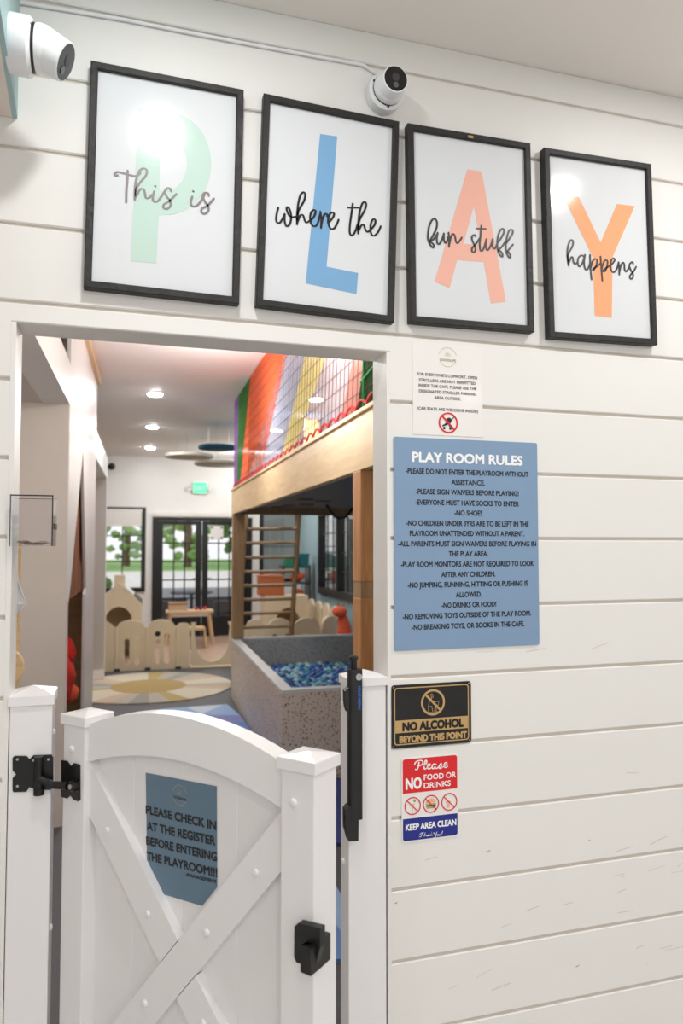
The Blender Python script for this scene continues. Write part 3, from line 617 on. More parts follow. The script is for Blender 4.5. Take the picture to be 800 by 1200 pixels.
# ------------------------------------------------------------------ fixed gate posts
def post(name, label, x0, x1, y0, y1, ztop, rails):
    t = thing(name, label, 'post', ((x0 + x1) / 2, (y0 + y1) / 2, 0))
    hx, hy = (x1 - x0) / 2, (y1 - y0) / 2
    MB().box(-hx, hx, -hy, hy, 0, ztop - 0.012, M['vinyl'], 0.003).obj('post_body', t)
    cap(t, -hx - 0.004, hx + 0.004, -hy - 0.006, hy + 0.006, ztop)
    return t
def cap(t, x0, x1, y0, y1, z, rise=0.017):
    mb = MB(); h = 0.024; b = 0.0015; cx, cy = (x0 + x1) / 2, (y0 + y1) / 2
    mb.box(x0, x1, y0, y1, z - h, z, M['vinyl'], 0.0015)
    i = mb.mi(M['vinyl']); q = [mb.bm.verts.new(v) for v in ((x0 + b, y0 + b, z), (x1 - b, y0 + b, z), (x1 - b, y1 - b, z), (x0 + b, y1 - b, z))]
    a = mb.bm.verts.new((cx, cy, z + rise))
    for k in range(4): mb.face([q[k], q[(k + 1) % 4], a], i)
    return mb.obj('post_cap', t)
def bolt(t, p, n, r=0.0085):
    return MB().lathe([(r, 0), (r * 0.96, 0.002), (r * 0.7, 0.0046), (0, 0.0058)], M['vinyl'], aim(p, n), 16).obj('bolt_cap', t, smooth=True)
PZ = 1.178
lx0, lx1 = atY(10.6, 860, 0).x, atY(61, 860, 0).x
lp = post('hinge_post', 'white vinyl post left of the gate with a black hinge plate on its front', lx0, lx1, 0.0, 0.10, PZ, 0)
lo = Vector(((lx0 + lx1) / 2, 0.05, 0))
for z in (1.075, 0.60): bolt(lp, ((lx1 - lx0) / 2, 0.0, z), (1, 0, 0))
CH = (0, 760, 6.0); HP = lambda L: [(lambda v: (v.x - lo.x, v.z))(atY(*q, -0.004)) for q in pts(CH, L)]
HX = Matrix.Translation((0, -0.05, 0)) @ WALLM
mb = MB(); mb.shape(HP([(100,757),(185,757),(207,780),(235,752),(362,748),(374,770),(374,975),(355,995),(250,992),(207,975),(185,1008),(95,1010),(88,1000),(88,912),(113,885),(88,858),(88,770)]), [], 0.004, M['blackm'], HX)
hp = mb.obj('hinge_plate', lp)
for q in HP([(122, 780), (122, 968), (236, 787), (340, 780)]): MB().lathe([(0.0032, 0), (0.0028, 0.0015), (0, 0.002)], M['steel'], HX @ Matrix.Translation((q[0], q[1], 0.004)), 10).obj('screw', hp)
a_, b_ = HP([(275, 752), (275, 1016)]); mb = MB()
mb.tube([(a_[0], -0.05 - 0.013, a_[1]), (b_[0], -0.05 - 0.013, b_[1])], 0.0105, M['blackm'], 16); mb.tube([(b_[0], -0.063, b_[1] + 0.014), (b_[0], -0.063, b_[1] - 0.001)], 0.0125, M['blackm'], 16)
mb.obj('hinge_barrel', lp, smooth=True)
rx0, rx1 = atY(408.3, 900, 0).x, OX1 - 0.005
rp = post('latch_post', 'white vinyl post right of the gate carrying a tall black latch', rx0, rx1, 0.0, 0.076, PZ, 0)
for z in (1.10, 0.67): bolt(rp, (-(rx1 - rx0) / 2, 0.01, z), (-1, 0, 0))
ro = Vector(((rx0 + rx1) / 2, 0.038, 0))
# latch: tall black body at the post's near left corner
lt = thing('magnetic_latch', 'tall black magnetic gate latch with a pull knob, on the right gate post', 'latch', (rx0 + 0.012, -0.002, atY(414, 985, -0.02).z))
lz = lt.location.z
CL = (380, 760, 8.571); LP = lambda L: [(lambda v: (v.x - lt.location.x, v.z - lz))(atY(*q, -0.03)) for q in pts(CL, L)]
CL2 = (380, 900, 7.5); LP2 = lambda L: [(lambda v: (v.x - lt.location.x, v.z - lz))(atY(*q, -0.03)) for q in pts(CL2, L)]
q = LP([(250, 215), (385, 225)]); q2 = LP2([(325, 450)])
zt, zb, xl, xr = q[0][1], q2[0][1], q[0][0], q[1][0]
prof = rrect(xl, xr, -0.032, -0.0005, 0.009)
MB().prism(prof, lambda p, k: (p[0], p[1], (zb, zt)[k]), M['black']).obj('latch_body', lt, smooth=True)
u = LP([(210, 430), (245, 400), (252, 400), (252, 645), (232, 640), (212, 560)])
MB().prism(u, lambda p, k: (p[0], (-0.004, -0.026)[k], p[1]), M['black']).obj('upper_bracket', lt)
u = LP2([(183, 370), (212, 335), (300, 335), (297, 640), (215, 643), (186, 540)])
MB().prism(u, lambda p, k: (p[0], (-0.003, -0.03)[k], p[1]), M['black']).obj('lower_bracket', lt)
kx = (xl + xr) / 2 - 0.002; kz = LP([(305, 90)])[0][1]; mb = MB()
mb.lathe([(0.0085, zt - 0.001), (0.0085, kz - 0.010), (0.0115, kz - 0.005), (0.0115, kz), (0.0085, kz + 0.003), (0, kz + 0.003)], M['black'], Matrix.Translation((kx, -0.016, 0)), 20); mb.obj('pull_knob', lt, smooth=True)
c = LP([(341, 283)])[0]; mb = MB(); mb.lathe([(0.0092, 0), (0.0088, 0.003), (0.0055, 0.003), (0.0052, 0.0022), (0, 0.0022)], M['steel'], Matrix.Translation((c[0], -0.032, c[1])) @ WALLM, 20); mb.box(c[0] - 0.001, c[0] + 0.001, -0.0345, -0.034, c[1] - 0.003, c[1] + 0.003, M['black']); mb.obj('key_lock', lt)
c = LP([(345, 492)])[0]; mb = MB(); mb.text('MAGNA LATCH', c[0], c[1], 0.062, 0.0085, mat('latch_blue', (42, 110, 200), 0.4), WALLM, 0.0322, bold=0.05, ang=pi / 2); mb.obj('blue_lettering', lt)

# ------------------------------------------------------------------ the gate, standing open towards the cafe
TH = radians(50.0); G0 = Vector((-0.1272, 0.0, 0))
u_ = Vector((cos(TH), -sin(TH), 0)); n_ = Vector((-sin(TH), -cos(TH), 0))
def GP(px, py, yl):                              # pixel -> (along, height) on the gate's plane yl behind its front
    d = ray(px, py); q = G0 - n_ * yl; tt = (q - EYE).dot(n_) / d.dot(n_); v = EYE + d * tt - G0
    return (v.dot(u_), v.z)
gate = thing('gate', 'white vinyl gate with arched top and crossed braces, standing open in the doorway', 'gate', G0, -TH)
GL, CS = 0.760, 0.092; GZ = 1.131
for x0 in (0.0, GL - CS):
    MB().box(x0 + 0.006, x0 + CS - 0.006, 0.006, CS - 0.010, 0.05, GZ - 0.012, M['vinyl'], 0.003).obj('gate_post', gate)
    cap(gate, x0, x0 + CS, 0, CS - 0.004, GZ, 0.007)
xa, xb = CS - 0.008, GL - CS + 0.008
top = [GP(*q, 0.016) for q in ((110.8, 850), (128, 843), (150, 839), (186, 838), (220, 841.5), (256.6, 852), (293, 866), (324, 886))]
bot = [GP(*q, 0.016) for q in ((112.5, 891.7), (135, 887), (165, 885.6), (200, 889), (220, 893.7), (256.6, 906.6), (293, 925), (324.4, 942))]
def arcfit(P):                                   # circle arc, symmetric about the gate's middle
    m_ = (xa + xb) / 2; S0 = S1 = S2 = T0 = T1 = 0
    for x, z in P:
        h = (x - m_) ** 2; S0 += 1; S1 += h; S2 += h * h; T0 += z; T1 += z * h
    c = (S0 * T1 - S1 * T0) / (S0 * S2 - S1 * S1); return (T0 - c * S1) / S0, c
zt0, ct = arcfit(top); zb0_, cbt = arcfit(bot)
N = 28; xs = [xa + (xb - xa) * k / N for k in range(N + 1)]; mid = (xa + xb) / 2
tz = lambda x: zt0 + ct * (x - mid) ** 2
bz = lambda x: zb0_ + cbt * (x - mid) ** 2
mb = MB(); i = mb.mi(M['vinyl']); F = [[mb.bm.verts.new((x, y, f(x))) for x in xs] for f, y in ((bz, 0.016), (tz, 0.016), (tz, 0.062), (bz, 0.062))]
for k in range(N):
    for a, b in ((0, 1), (1, 2), (2, 3), (3, 0)): mb.face([F[a][k], F[a][k + 1], F[b][k + 1], F[b][k]], i)
mb.obj('arched_top_rail', gate)
MB().box(xa, xb, 0.016, 0.062, 0.07, 0.19, M['vinyl'], 0.002).obj('bottom_rail', gate)
# tongue-and-groove boards
gx = [xa] + [GP(153, 1108, 0.044)[0], GP(215, 900, 0.044)[0], GP(278.6, 936, 0.044)[0]] + [xb]
pitch = gx[3] - gx[2]
mb = MB()
cuts = [xa] + [v for v in (gx[3] - 3 * pitch, gx[3] - 2 * pitch, gx[3] - pitch, gx[3]) if v > xa + 0.01] + [xb]
for a, b in zip(cuts, cuts[1:]):
    h = 0.0022
    pr = [(a, 0.050), (a, 0.044 + h), (a + h, 0.044), (b - h, 0.044), (b, 0.044 + h), (b, 0.050)]
    mb.prism(pr, lambda p, k: (p[0], p[1], (0.15, min(bz(a), bz(b)) + 0.05)[k]), M['vinyl'])
mb.obj('panel_boards', gate)
BY = 0.022
def brace(P, y0=BY, y1=0.044):
    mb = MB(); mb.prism(P, lambda p, k: (p[0], (y0, y1)[k], p[1]), M['vinyl']); return mb.obj('brace', gate)
g1 = lambda q: GP(*q, BY)
B2 = [g1(q) for q in ((324.4, 957), (220, 1086.5), (130, 1199.5), (182.5, 1199.5), (231.5, 1138), (325.5, 1025.5))]
# the long brace: from the upper right corner down to the lower left
(ux, uz), (vx, vz) = B2[0], B2[2]; sl = (vz - uz) / (vx - ux); (wx, wz), (yx, yz) = B2[5], B2[3]; sl2 = (yz - wz) / (yx - wx); s_ = (sl + sl2) / 2
zU = lambda x: uz + s_ * (x - ux)
zL = lambda x: wz + s_ * (x - wx)
zfl = 0.19
xU, xL = max(xa, ux + (zfl - uz) / s_), max(xa, wx + (zfl - wz) / s_)
poly = [(xb, zU(xb)), (xU, zU(xU)), (xU, max(zfl, zL(xU))) , (xL, zL(xL)), (xb, zL(xb))]
brace(poly, BY)
A1 = [g1(q) for q in ((107.7, 895), (207, 1099.5), (185, 1124.7), (103.7, 956))]
C1 = [g1(q) for q in ((226, 1142), (259.5, 1199.5), (205, 1166))]
s1 = (A1[1][1] - A1[0][1]) / (A1[1][0] - A1[0][0])
tU = lambda x: A1[0][1] + s1 * (x - A1[0][0])
s1b = (A1[2][1] - A1[3][1]) / (A1[2][0] - A1[3][0]); s1m = (s1 + s1b) / 2
tU = lambda x: A1[1][1] + s1m * (x - A1[1][0])
tL = lambda x: A1[2][1] + s1m * (x - A1[2][0])
cross = lambda f, h: (h(0) - f(0)) / ((f(1) - f(0)) - (h(1) - h(0)))
gp_ = 0.0012
xi, xj = cross(tU, zU) - gp_, cross(tL, zU) - gp_
brace([(xa, min(tU(xa), bz(xa) + 0.01)), (xa + 0.004, tU(xa + 0.004)), (xi, tU(xi)), (xj, tL(xj)), (xa, tL(xa))])
xi, xj = cross(tU, zL) + gp_, cross(tL, zL) + gp_
xe = lambda f: min(xb, cross(f, lambda x: zfl))
brace([(xi, tU(xi)), (xe(tU), tU(xe(tU))), (xe(tL), tL(xe(tL))), (xj, tL(xj))])
for px, py in ((125.6, 973), (173, 1071), (299.8, 1022.7), (242, 1092.7), (169.5, 1175.7), (238, 1199)):
    x, z = GP(px, py, BY); bolt(gate, (x, BY, z), (0, -1, 0))
for px, py in ((84.5, 877.7), (343.8, 940.3)):
    x, z = GP(px, py, 0.006); bolt(gate, (x, 0.006, z), (0, -1, 0)); bolt(gate, (x, 0.006, 0.22), (0, -1, 0))
# hinge leaf and its arm on the gate
CG = (60, 820, 5.714); GH = lambda L, y=0.004: [GP(*q, y) for q in pts(CG, L)]
mb = MB(); GX = Matrix.Translation((0, 0.006, 0)) @ WALLM
mb.shape(GH([(70,405),(105,410),(133,448),(152,425),(185,433),(192,442),(192,672),(184,680),(152,670),(130,640),(108,660),(70,650)]), [], 0.0035, M['blackm'], GX); hl = mb.obj('hinge_leaf', gate)
a_ = GH([(20, 532), (60, 545), (135, 568), (165, 575)], 0.0)
A0 = Vector((lo.x + b_[0], -0.013, b_[1] + 0.025)); dA = A0 - G0; A0g = Vector((dA.dot(u_), -dA.dot(n_), dA.z))
e1 = Vector((a_[2][0], -0.012, a_[2][1])); mb = MB()
mb.tube([A0g + Vector((0.004, -0.001, 0.012)), A0g.lerp(e1, 0.45), e1], 0.0095, M['blackm'], 14); mb.lathe([(0.013, 0), (0.013, 0.012), (0.010, 0.015), (0, 0.015)], M['blackm'], Matrix.Translation((a_[3][0] - 0.004, 0.003, a_[3][1])) @ WALLM, 18); mb.lathe([(0.006, 0.014), (0.006, 0.018), (0, 0.018)], M['steel'], Matrix.Translation((a_[3][0] - 0.004, 0.003, a_[3][1])) @ WALLM, 12)
mb.obj('hinge_arm', gate, smooth=True)
# striker block on the free post
CK = (310, 1060, 7.273); GK = lambda L, y: [GP(*q, y) for q in pts(CK, L)]
mb = MB(); K = GK([(290,155),(478,200),(478,365),(430,535),(275,490),(255,440),(258,185)], -0.008)
mb.prism(K, lambda p, k: (p[0], (-0.010, 0.006)[k], p[1]), M['black']); st_ = mb.obj('latch_striker', gate)
K2 = GK([(432, 365), (520, 380), (520, 608), (432, 580)], -0.012); x0 = min(p[0] for p in K2); zz = [p[1] for p in K2]
xe_ = GL - 0.004; mb = MB()
mb.prism([(x0, -0.026), (xe_ - 0.010, -0.026), (xe_ + 0.012, -0.004), (xe_ + 0.012, 0.040), (xe_ + 0.002, 0.040), (xe_ + 0.002, 0.0), (x0, 0.0)], lambda p, k: (p[0], p[1], (min(zz), (max(zz)))[k]), M['black']); mb.obj('striker_arm', st_)
# check-in notice taped to the panel
NY = 0.0435
NP = lambda L: [GP(*q, NY) for q in L]
Q = NP([(171,905.5),(254,921.5),(254.5,1039.5),(237,1061.5),(187,1046.5),(172.5,1018)])
nc = (sum(p[0] for p in Q) / 6, sum(p[1] for p in Q) / 6)
nx, nz = nc; wpos = G0 + u_ * nx - n_ * NY + Vector((0, 0, nz))
nt_ = thing('check_in_notice', 'slate blue notice on the gate reading PLEASE CHECK IN AT THE REGISTER', 'sign', wpos, -TH)
MB().shape([(p[0] - nx, p[1] - nz) for p in Q], [], 0.0008, M['slate']).obj('sheet', nt_)
CN = (150, 890, 6.154); mb = MB()
for txt, l, r, cp in (('PLEASE CHECK IN', (130, 357), (638, 475), 0.0205), ('AT THE REGISTER', (138, 473), (632, 585), 0.0205), ('BEFORE ENTERING', (132, 580), (645, 700), 0.0205), ('THE PLAYROOM!!!', (135, 690), (648, 815), 0.0205), ('-MANAGEMENT', (417, 825), (640, 880), 0.0085)):
    a, b = NP(pts(CN, [l, r])); mb.text(txt, (a[0] + b[0]) / 2 - nx, (a[1] + b[1]) / 2 - nz, b[0] - a[0], cp, M['ink'], WALLM, 0.0009, bold=0.05, ang=math.atan2(b[1] - a[1], b[0] - a[0]))
mb.obj('notice_text', nt_)
v = NP(pts(CN, [(375, 256)]))[0]; logo(nt_, WALLM, (v[0] - nx, v[1] - nz), 0.0225, 0.0009, M['logo'], M['dkgrey'])

# ------------------------------------------------------------------ clear acrylic box on the left jamb
a, b = atY(12.5, 580, -0.02), atY(61, 640, -0.02)
bw, bh, bd = b.x - a.x, a.z - b.z, 0.13
t = thing('acrylic_box', 'small clear acrylic box with coins, fixed to the left door jamb', 'box', (a.x, -0.02, b.z))
mb = MB(); th = 0.003
mb.box(0, bw, 0, th, 0, bh, M['acrylic']); mb.box(0, bw, bd - th, bd, 0, bh, M['acrylic']); mb.box(0, th, th, bd - th, 0, bh, M['acrylic']); mb.box(bw - th, bw, th, bd - th, 0, bh, M['acrylic']); mb.box(th, bw - th, th, bd - th, 0, th, M['acrylic'])
mb.obj('clear_walls', t)
mb = MB(); e_ = 0.0012
mb.box(-e_, bw + e_, -e_, 0.0015, bh - 0.0018, bh + e_, M['black']); mb.box(bw - 0.0015, bw + e_, -e_, 0.0015, 0, bh, M['black']); mb.box(-e_, 0.001, -e_, 0.001, 0, bh, M['dkgrey'])
mb.obj('edge_seam', t); MB().box(bw - 0.0005, bw + 0.0015, bd * 0.25, bd * 0.95, bh * 0.34, bh * 0.46, M['black']).obj('black_latch', t); MB().box(0, bw, bd - 0.001, bd + e_, bh - 0.0015, bh, M['dkgrey']).obj('rear_edge', t)
for k in range(12):
    x, y = random.uniform(0.018, bw - 0.018), random.uniform(0.018, bd - 0.018)
    c = MB().lathe([(0.0, 0), (0.0105, 0), (0.0108, 0.0008), (0.0105, 0.0018), (0, 0.0018)], M['coin'], Matrix.Translation((0, 0, 0.001)) @ Matrix.Rotation(random.uniform(-0.35, 0.35), 4, 'X'), 16).obj('coin')
    c.location = Vector((a.x, -0.02, b.z)) + Vector((x, y, th + 0.0012 + 0.0022 * (k % 3)))
    tag(c, 'small dull coin lying at the bottom of the clear acrylic box', 'coin', 'coins in the acrylic box')

# ================================================================== THE PLAYROOM (coordinates a across, b deep, z up)
FB = 12.81; RA = 2.70; LA = -0.40
b0 = 2.09
def I(mb, name, **k): return istruct(mb, name, **k)
I(MB().box(-3.2, RA + 0.1, b0, 9.75, -0.1, 0.0, M['floor']), 'floor')
I(MB().box(-3.2, RA + 0.1, 9.75, FB, -0.1, 0.0, M['woodfloor']), 'floor')
I(MB().box(-3.2, RA + 0.1, b0 + 0.05, FB + 0.1, IZC, IZC + 0.1, M['ceil2']), 'ceiling')
I(MB().box(RA, RA + 0.1, b0 + 0.05, 9.0, 0, IZC, M['tealwall']).box(RA, RA + 0.1, 11.3, FB + 0.1, 0, IZC, M['tealwall']).box(RA, RA + 0.1, 9.0, 11.3, 0, 0.80, M['tealwall']).box(RA, RA + 0.1, 9.0, 11.3, 2.08, IZC, M['tealwall']), 'wall_right')
I(MB().box(-3.3, -3.2, b0 + 0.1, FB + 0.1, 0, IZC, M['beige']), 'wall_left')
# far wall with two windows and the french doors
mb = MB(); y0, y1 = FB, FB + 0.12
for x0, x1, z0, z1 in ((-3.2, -0.98, 0, IZC), (-0.98, 0.055, 0, 0.78), (-0.98, 0.055, 2.17, IZC), (0.055, 0.17, 0, IZC), (0.17, 1.84, 2.02, IZC), (1.84, 1.97, 0, IZC), (1.97, 2.67, 0, 0.9), (1.97, 2.67, 2.12, IZC), (2.67, RA, 0, IZC)):
    mb.box(x0, x1, y0, y1, z0, z1, M['white'])
I(mb, 'wall_far')
def window(n, x0, x1, z0, z1, cols, rows, shade=0.0):
    mb = MB(); f = 0.07
    mb.box(x0, x1, y0 - 0.02, y0 + 0.1, z0, z0 + f, M['darkwin']); mb.box(x0, x1, y0 - 0.02, y0 + 0.1, z1 - f * 0.6, z1, M['darkwin']); mb.box(x0, x0 + f, y0 - 0.02, y0 + 0.1, z0 + f, z1 - f * 0.6, M['darkwin']); mb.box(x1 - f, x1, y0 - 0.02, y0 + 0.1, z0 + f, z1 - f * 0.6, M['darkwin'])
    wn = I(mb, 'window_%d' % n)
    mb = MB(); X0, X1, Z0, Z1 = x0 + f, x1 - f, z0 + f, z1 - f * 0.6
    for k in range(1, cols): x = X0 + (X1 - X0) * k / cols; mb.box(x - 0.008, x + 0.008, y0 + 0.03, y0 + 0.05, Z0, Z1, M['darkwin'])
    for k in range(1, rows): z = Z0 + (Z1 - Z0) * k / rows; mb.box(X0, X1, y0 + 0.031, y0 + 0.049, z - 0.008, z + 0.008, M['darkwin'])
    mb.obj('muntins', wn); MB().box(X0, X1, y0 + 0.038, y0 + 0.042, Z0, Z1, M['glass']).obj('pane', wn)
window(1, -0.98, 0.062, 0.775, 2.178, 3, 3); window(2, 1.97, 2.67, 0.9, 2.12, 1, 2)
t = ithing('roman_shade', 'white roman shade folded up at the top of the far left window', 'window shade', -0.46, FB - 0.03, 1.86)
mb = MB()
for k in range(4): mb.prism([(-0.028, 0.0), (0.0, 0.018), (0.0, 0.085), (-0.02, 0.07)], lambda p, q, k=k: ((-0.46, 0.455)[q], p[0] + 0.01, p[1] + k * 0.058), M['shade'])
mb.obj('folded_fabric', t); MB().box(-0.47, 0.465, -0.01, 0.012, 0.25, 0.285, M['shade']).obj('head_rail', t)
mb = MB()
mb.box(0.17, 0.25, y0 - 0.03, y0 + 0.12, 0, 2.02, M['darkwin']); mb.box(1.76, 1.84, y0 - 0.03, y0 + 0.12, 0, 2.02, M['darkwin']); mb.box(0.25, 1.76, y0 - 0.02, y0 + 0.12, 1.96, 2.02, M['darkwin'])
I(mb, 'trim_5')
t = ithing('shade_cassette', 'white roller shade box above the black french doors', 'window shade', 1.0, FB - 0.03, 2.025)
MB().box(-0.83, 0.83, -0.035, 0.024, 0.0, 0.075, M['shade'], 0.008).obj('cassette', t); MB().tube([(-0.8, -0.01, -0.004), (0.8, -0.01, -0.004)], 0.008, M['shade'], 8).obj('hem_bar', t)
for n, (x0, x1, g0, g1_) in ((1, (0.25, 0.985, 0.345, 0.885)), (2, (0.995, 1.76, 1.092, 1.64))):
    mb = MB(); Y0, Y1 = y0 + 0.03, y0 + 0.075
    mb.box(x0, g0, Y0, Y1, 0.01, 1.955, M['darkwin']); mb.box(g1_, x1, Y0, Y1, 0.01, 1.955, M['darkwin']); mb.box(g0, g1_, Y0, Y1, 0.01, 0.34, M['darkwin']); mb.box(g0, g1_, Y0, Y1, 1.892, 1.955, M['darkwin'])
    dr = I(mb, 'door_%d' % n); mb = MB()
    for k in (1, 2): x = g0 + (g1_ - g0) * k / 3; mb.box(x - 0.011, x + 0.011, Y0 + 0.01, Y1 - 0.01, 0.34, 1.892, M['darkwin'])
    for k in range(1, 5): z = 0.34 + (1.892 - 0.34) * k / 5; mb.box(g0, g1_, Y0 + 0.011, Y1 - 0.011, z - 0.011, z + 0.011, M['darkwin'])
    mb.obj('muntins', dr); MB().box(g0, g1_, Y0 + 0.02, Y0 + 0.024, 0.34, 1.892, M['glass']).obj('pane', dr)
    hx = x1 - 0.05 if n == 1 else x0 + 0.05
    MB().tube([(hx, Y0 - 0.03, 0.98), (hx + (-0.1 if n == 1 else 0.1), Y0 - 0.03, 0.98)], 0.01, M['black'], 8).tube([(hx, Y0, 0.98), (hx, Y0 - 0.03, 0.98)], 0.01, M['black'], 8).obj('door_handle', dr)
t = ithing('door_notice', 'small white notice taped to the right french door pane', 'sign', 1.24, FB + 0.018, 1.64); mb = MB(); mb.box(-0.11, 0.11, 0, 0.006, 0, 0.24, M['paper']); mb.obj('sheet', t)
for sx, sz in ((-1, 0.03), (1, 0.03), (-1, 0.21), (1, 0.21)): MB().box(sx * 0.08 - 0.018, sx * 0.08 + 0.018, -0.002, 0, sz - 0.016, sz + 0.016, M['dkgrey']).obj('dark_corner_print', t)
# window in the right wall
mb = MB(); x0 = RA
for b1, b2, z1, z2 in ((9.0, 9.08, 0.8, 2.08), (11.22, 11.3, 0.8, 2.08), (10.1, 10.2, 0.8, 2.08), (9.08, 11.22, 0.8, 0.9), (9.08, 11.22, 2.0, 2.08)): mb.box(x0 - 0.05, x0 + 0.06, b1, b2, z1, z2, M['darkwin'])
w3 = I(mb, 'window_3'); mb = MB()
for b in (9.42, 9.76, 10.54, 10.88): mb.box(x0 + 0.0, x0 + 0.02, b - 0.01, b + 0.01, 0.9, 2.0, M['darkwin'])
for z in (1.17, 1.44, 1.72): mb.box(x0 + 0.001, x0 + 0.019, 9.08, 11.22, z - 0.009, z + 0.009, M['darkwin'])
mb.obj('muntins', w3); MB().box(x0 + 0.008, x0 + 0.012, 9.08, 11.22, 0.9, 2.0, M['glass']).obj('pane', w3)
# left run: two passages and a wall with a tent-shaped opening, all flush at a = -0.40
mb = MB(); TW = 0.14; TM = 0.02
hdr = ((b0 + 0.06, 4.42, 2.335, 2.565), (6.9, 9.0, 2.32, 2.565))
for q0, q1, z0, z1 in hdr: mb.box(LA - TW, LA, q0, q1, z0, z1, M['gloss_wall'])
def alongb(p, k): return ((LA - TW, LA)[k], p[0], p[1])
mbw = MB(); AX = Matrix(((0, 0, 1, LA - TM), (1, 0, 0, 0), (0, 1, 0, 0), (0, 0, 0, 1)))
outer = [(4.42, 0), (4.50, 0), (4.50, 1.2), (4.62, 1.3), (5.40, 2.19), (5.92, 1.22), (5.84, 1.18), (5.84, 0), (6.9, 0), (6.9, IZC), (4.42, IZC)]
mbw.shape(outer, [], TM, M['gloss_wall'], AX); I(mbw, 'wall_left')
mb.box(LA - TW, LA, 9.0, 9.12, 0, 2.565, M['gloss_wall'])
I(mb, 'trim_6')
I(MB().box(-3.2, LA - 0.002, 4.40, 4.52, 0, 2.335, M['beige']), 'wall_middle')
I(MB().box(-3.2, LA - TW, b0 + 0.1, 4.40, 2.335, 2.40, M['beige']), 'ceiling')
I(MB().box(-3.2, LA - TW, 6.9, 9.0, 2.32, 2.40, M['beige']), 'ceiling')
I(MB().box(-1.9, LA - 0.002, 9.0, 9.1, 0.0, 2.32, M['beige']), 'wall_passage')
I(MB().box(-1.9, LA + 0.004, 8.985, 9.0, 0, 0.12, M['white']), 'baseboard_passage')
I(MB().box(LA - 0.02, LA + 0.03, 3.6, 6.92, IZC - 0.06, IZC, M['birch']), 'trim_7')
# the nook behind the tent opening
I(MB().box(-1.3, -1.2, 4.52, 6.4, 0, 2.3, M['cedar']).box(-1.2, LA - TM - 0.001, 6.3, 6.4, 0, 2.3, M['birch']), 'wall_nook')
mb = MB(); n = 26
for k in range(n):
    b1, b2 = 4.55 + 1.45 * k / n, 4.55 + 1.45 * (k + 1) / n; d1, d2 = 0.02 * sin(k * 1.7), 0.02 * sin((k + 1) * 1.7)
    i = mb.mi(M['curtain']); mb.face([mb.bm.verts.new(v) for v in ((-0.455 + d1, b1, 1.2), (-0.455 + d2, b2, 1.2), (-0.455 + d2, b2, 2.25), (-0.455 + d1, b1, 2.25))], i)
o = mb.obj('valance_curtain', loc=W(0, 0, 0), rotz=-DEL); m_ = o.modifiers.new('thick', 'SOLIDIFY'); m_.thickness = 0.008
tag(o, 'brown fabric hanging in the tent-shaped opening of the left wall', 'curtain')
t = ithing('reading_bench', 'wooden bench box inside the tent-shaped nook', 'bench', -0.86, 5.3)
MB().box(-0.3, 0.28, -0.7, 0.75, 0.36, 0.40, M['birch']).obj('seat_board', t); MB().box(-0.28, 0.26, -0.68, 0.73, 0, 0.36, M['birch']).obj('bench_box', t)
t = ithing('fluffy_toy', 'bright red fluffy toy sitting at the wall nook opening', 'soft toy', -0.60, 5.45, 0.425)
mb = MB(); mb.ball((0, 0.05, 0.2), 0.2, M['redfluff'], 3, (0.8, 1.2, 1), 0.16); mb.obj('body', t); mb = MB(); mb.ball((0.02, 0.28, 0.34), 0.13, M['redfluff'], 3, (1, 1, 1), 0.18); mb.obj('head', t)
mb = MB(); mb.ball((0.1, 0.3, 0.05), 0.075, M['orangef'], 2, (1, 1, 1), 0.05); mb.obj('paw', t)
mb = MB(); mb.ball((0.08, -0.3, 0.02), 0.05, M['redfluff'], 3, (1, 6.0, 1), 0.1); 
t = ithing('picture_card', 'white card with an orange picture, standing behind the red fluffy toy', 'card', -1.05, 5.15, 0.401)
MB().box(-0.006, 0.006, -0.2, 0.34, 0, 0.55, M['paper']).obj('card', t); MB().shape(circ(0.1, 0.33, 0.12, 20), [], 0.002, M['orange'], Matrix(((0, 0, 1, 0.007), (1, 0, 0, 0), (0, 1, 0, 0), (0, 0, 0, 1)))).obj('orange_picture', t)
# rack just behind the door wall, and what hangs on it
R_ = lambda px, py: Ib(px, py, 2.62)
p0 = R_(24, 640); t = ithing('peg_rack', 'narrow wooden peg rack standing inside the left of the doorway', 'rack', p0.x - 0.012, 2.62)
MB().box(-0.045, 0.014, -0.012, 0.012, 0.02, 1.56, M['birch'], 0.003).obj('upright', t); MB().box(-0.13, 0.10, -0.12, 0.12, 0, 0.02, M['birch'], 0.004).obj('foot', t)
for z in (1.50, 1.22): MB().tube([(0.0, -0.012, z), (0.0, -0.075, z + 0.012)], 0.007, M['birch'], 8).obj('peg', t)
bx = p0.x - 0.012
mb = MB(); i = mb.mi(M['cloth']); L = []
for z, l, r in ((1.455, -0.03, 0.012), (1.42, -0.05, 0.022), (1.37, -0.06, 0.034), (1.30, -0.06, 0.043), (1.318, -0.06, 0.02)): L.append((z, l, r))
L = [(1.485, -0.02, 0.006), (1.45, -0.05, 0.016), (1.40, -0.06, 0.028), (1.355, -0.06, 0.042), (1.33, -0.06, 0.018)]
F = [[mb.bm.verts.new((l + (r - l) * k / 8, 0.012 * sin(k * 1.6 + z * 20), z - 1.33)) for k in range(9)] for z, l, r in L]
for r1, r2 in zip(F, F[1:]):
    for k in range(8): mb.face([r1[k], r1[k + 1], r2[k + 1], r2[k]], i)
o = mb.obj('hanging_cloth', loc=W(bx, 2.555, 1.33), rotz=-DEL); m_ = o.modifiers.new('thick', 'SOLIDIFY'); m_.thickness = 0.006
tag(o, 'white cloth hanging at the left edge of the doorway', 'cloth')
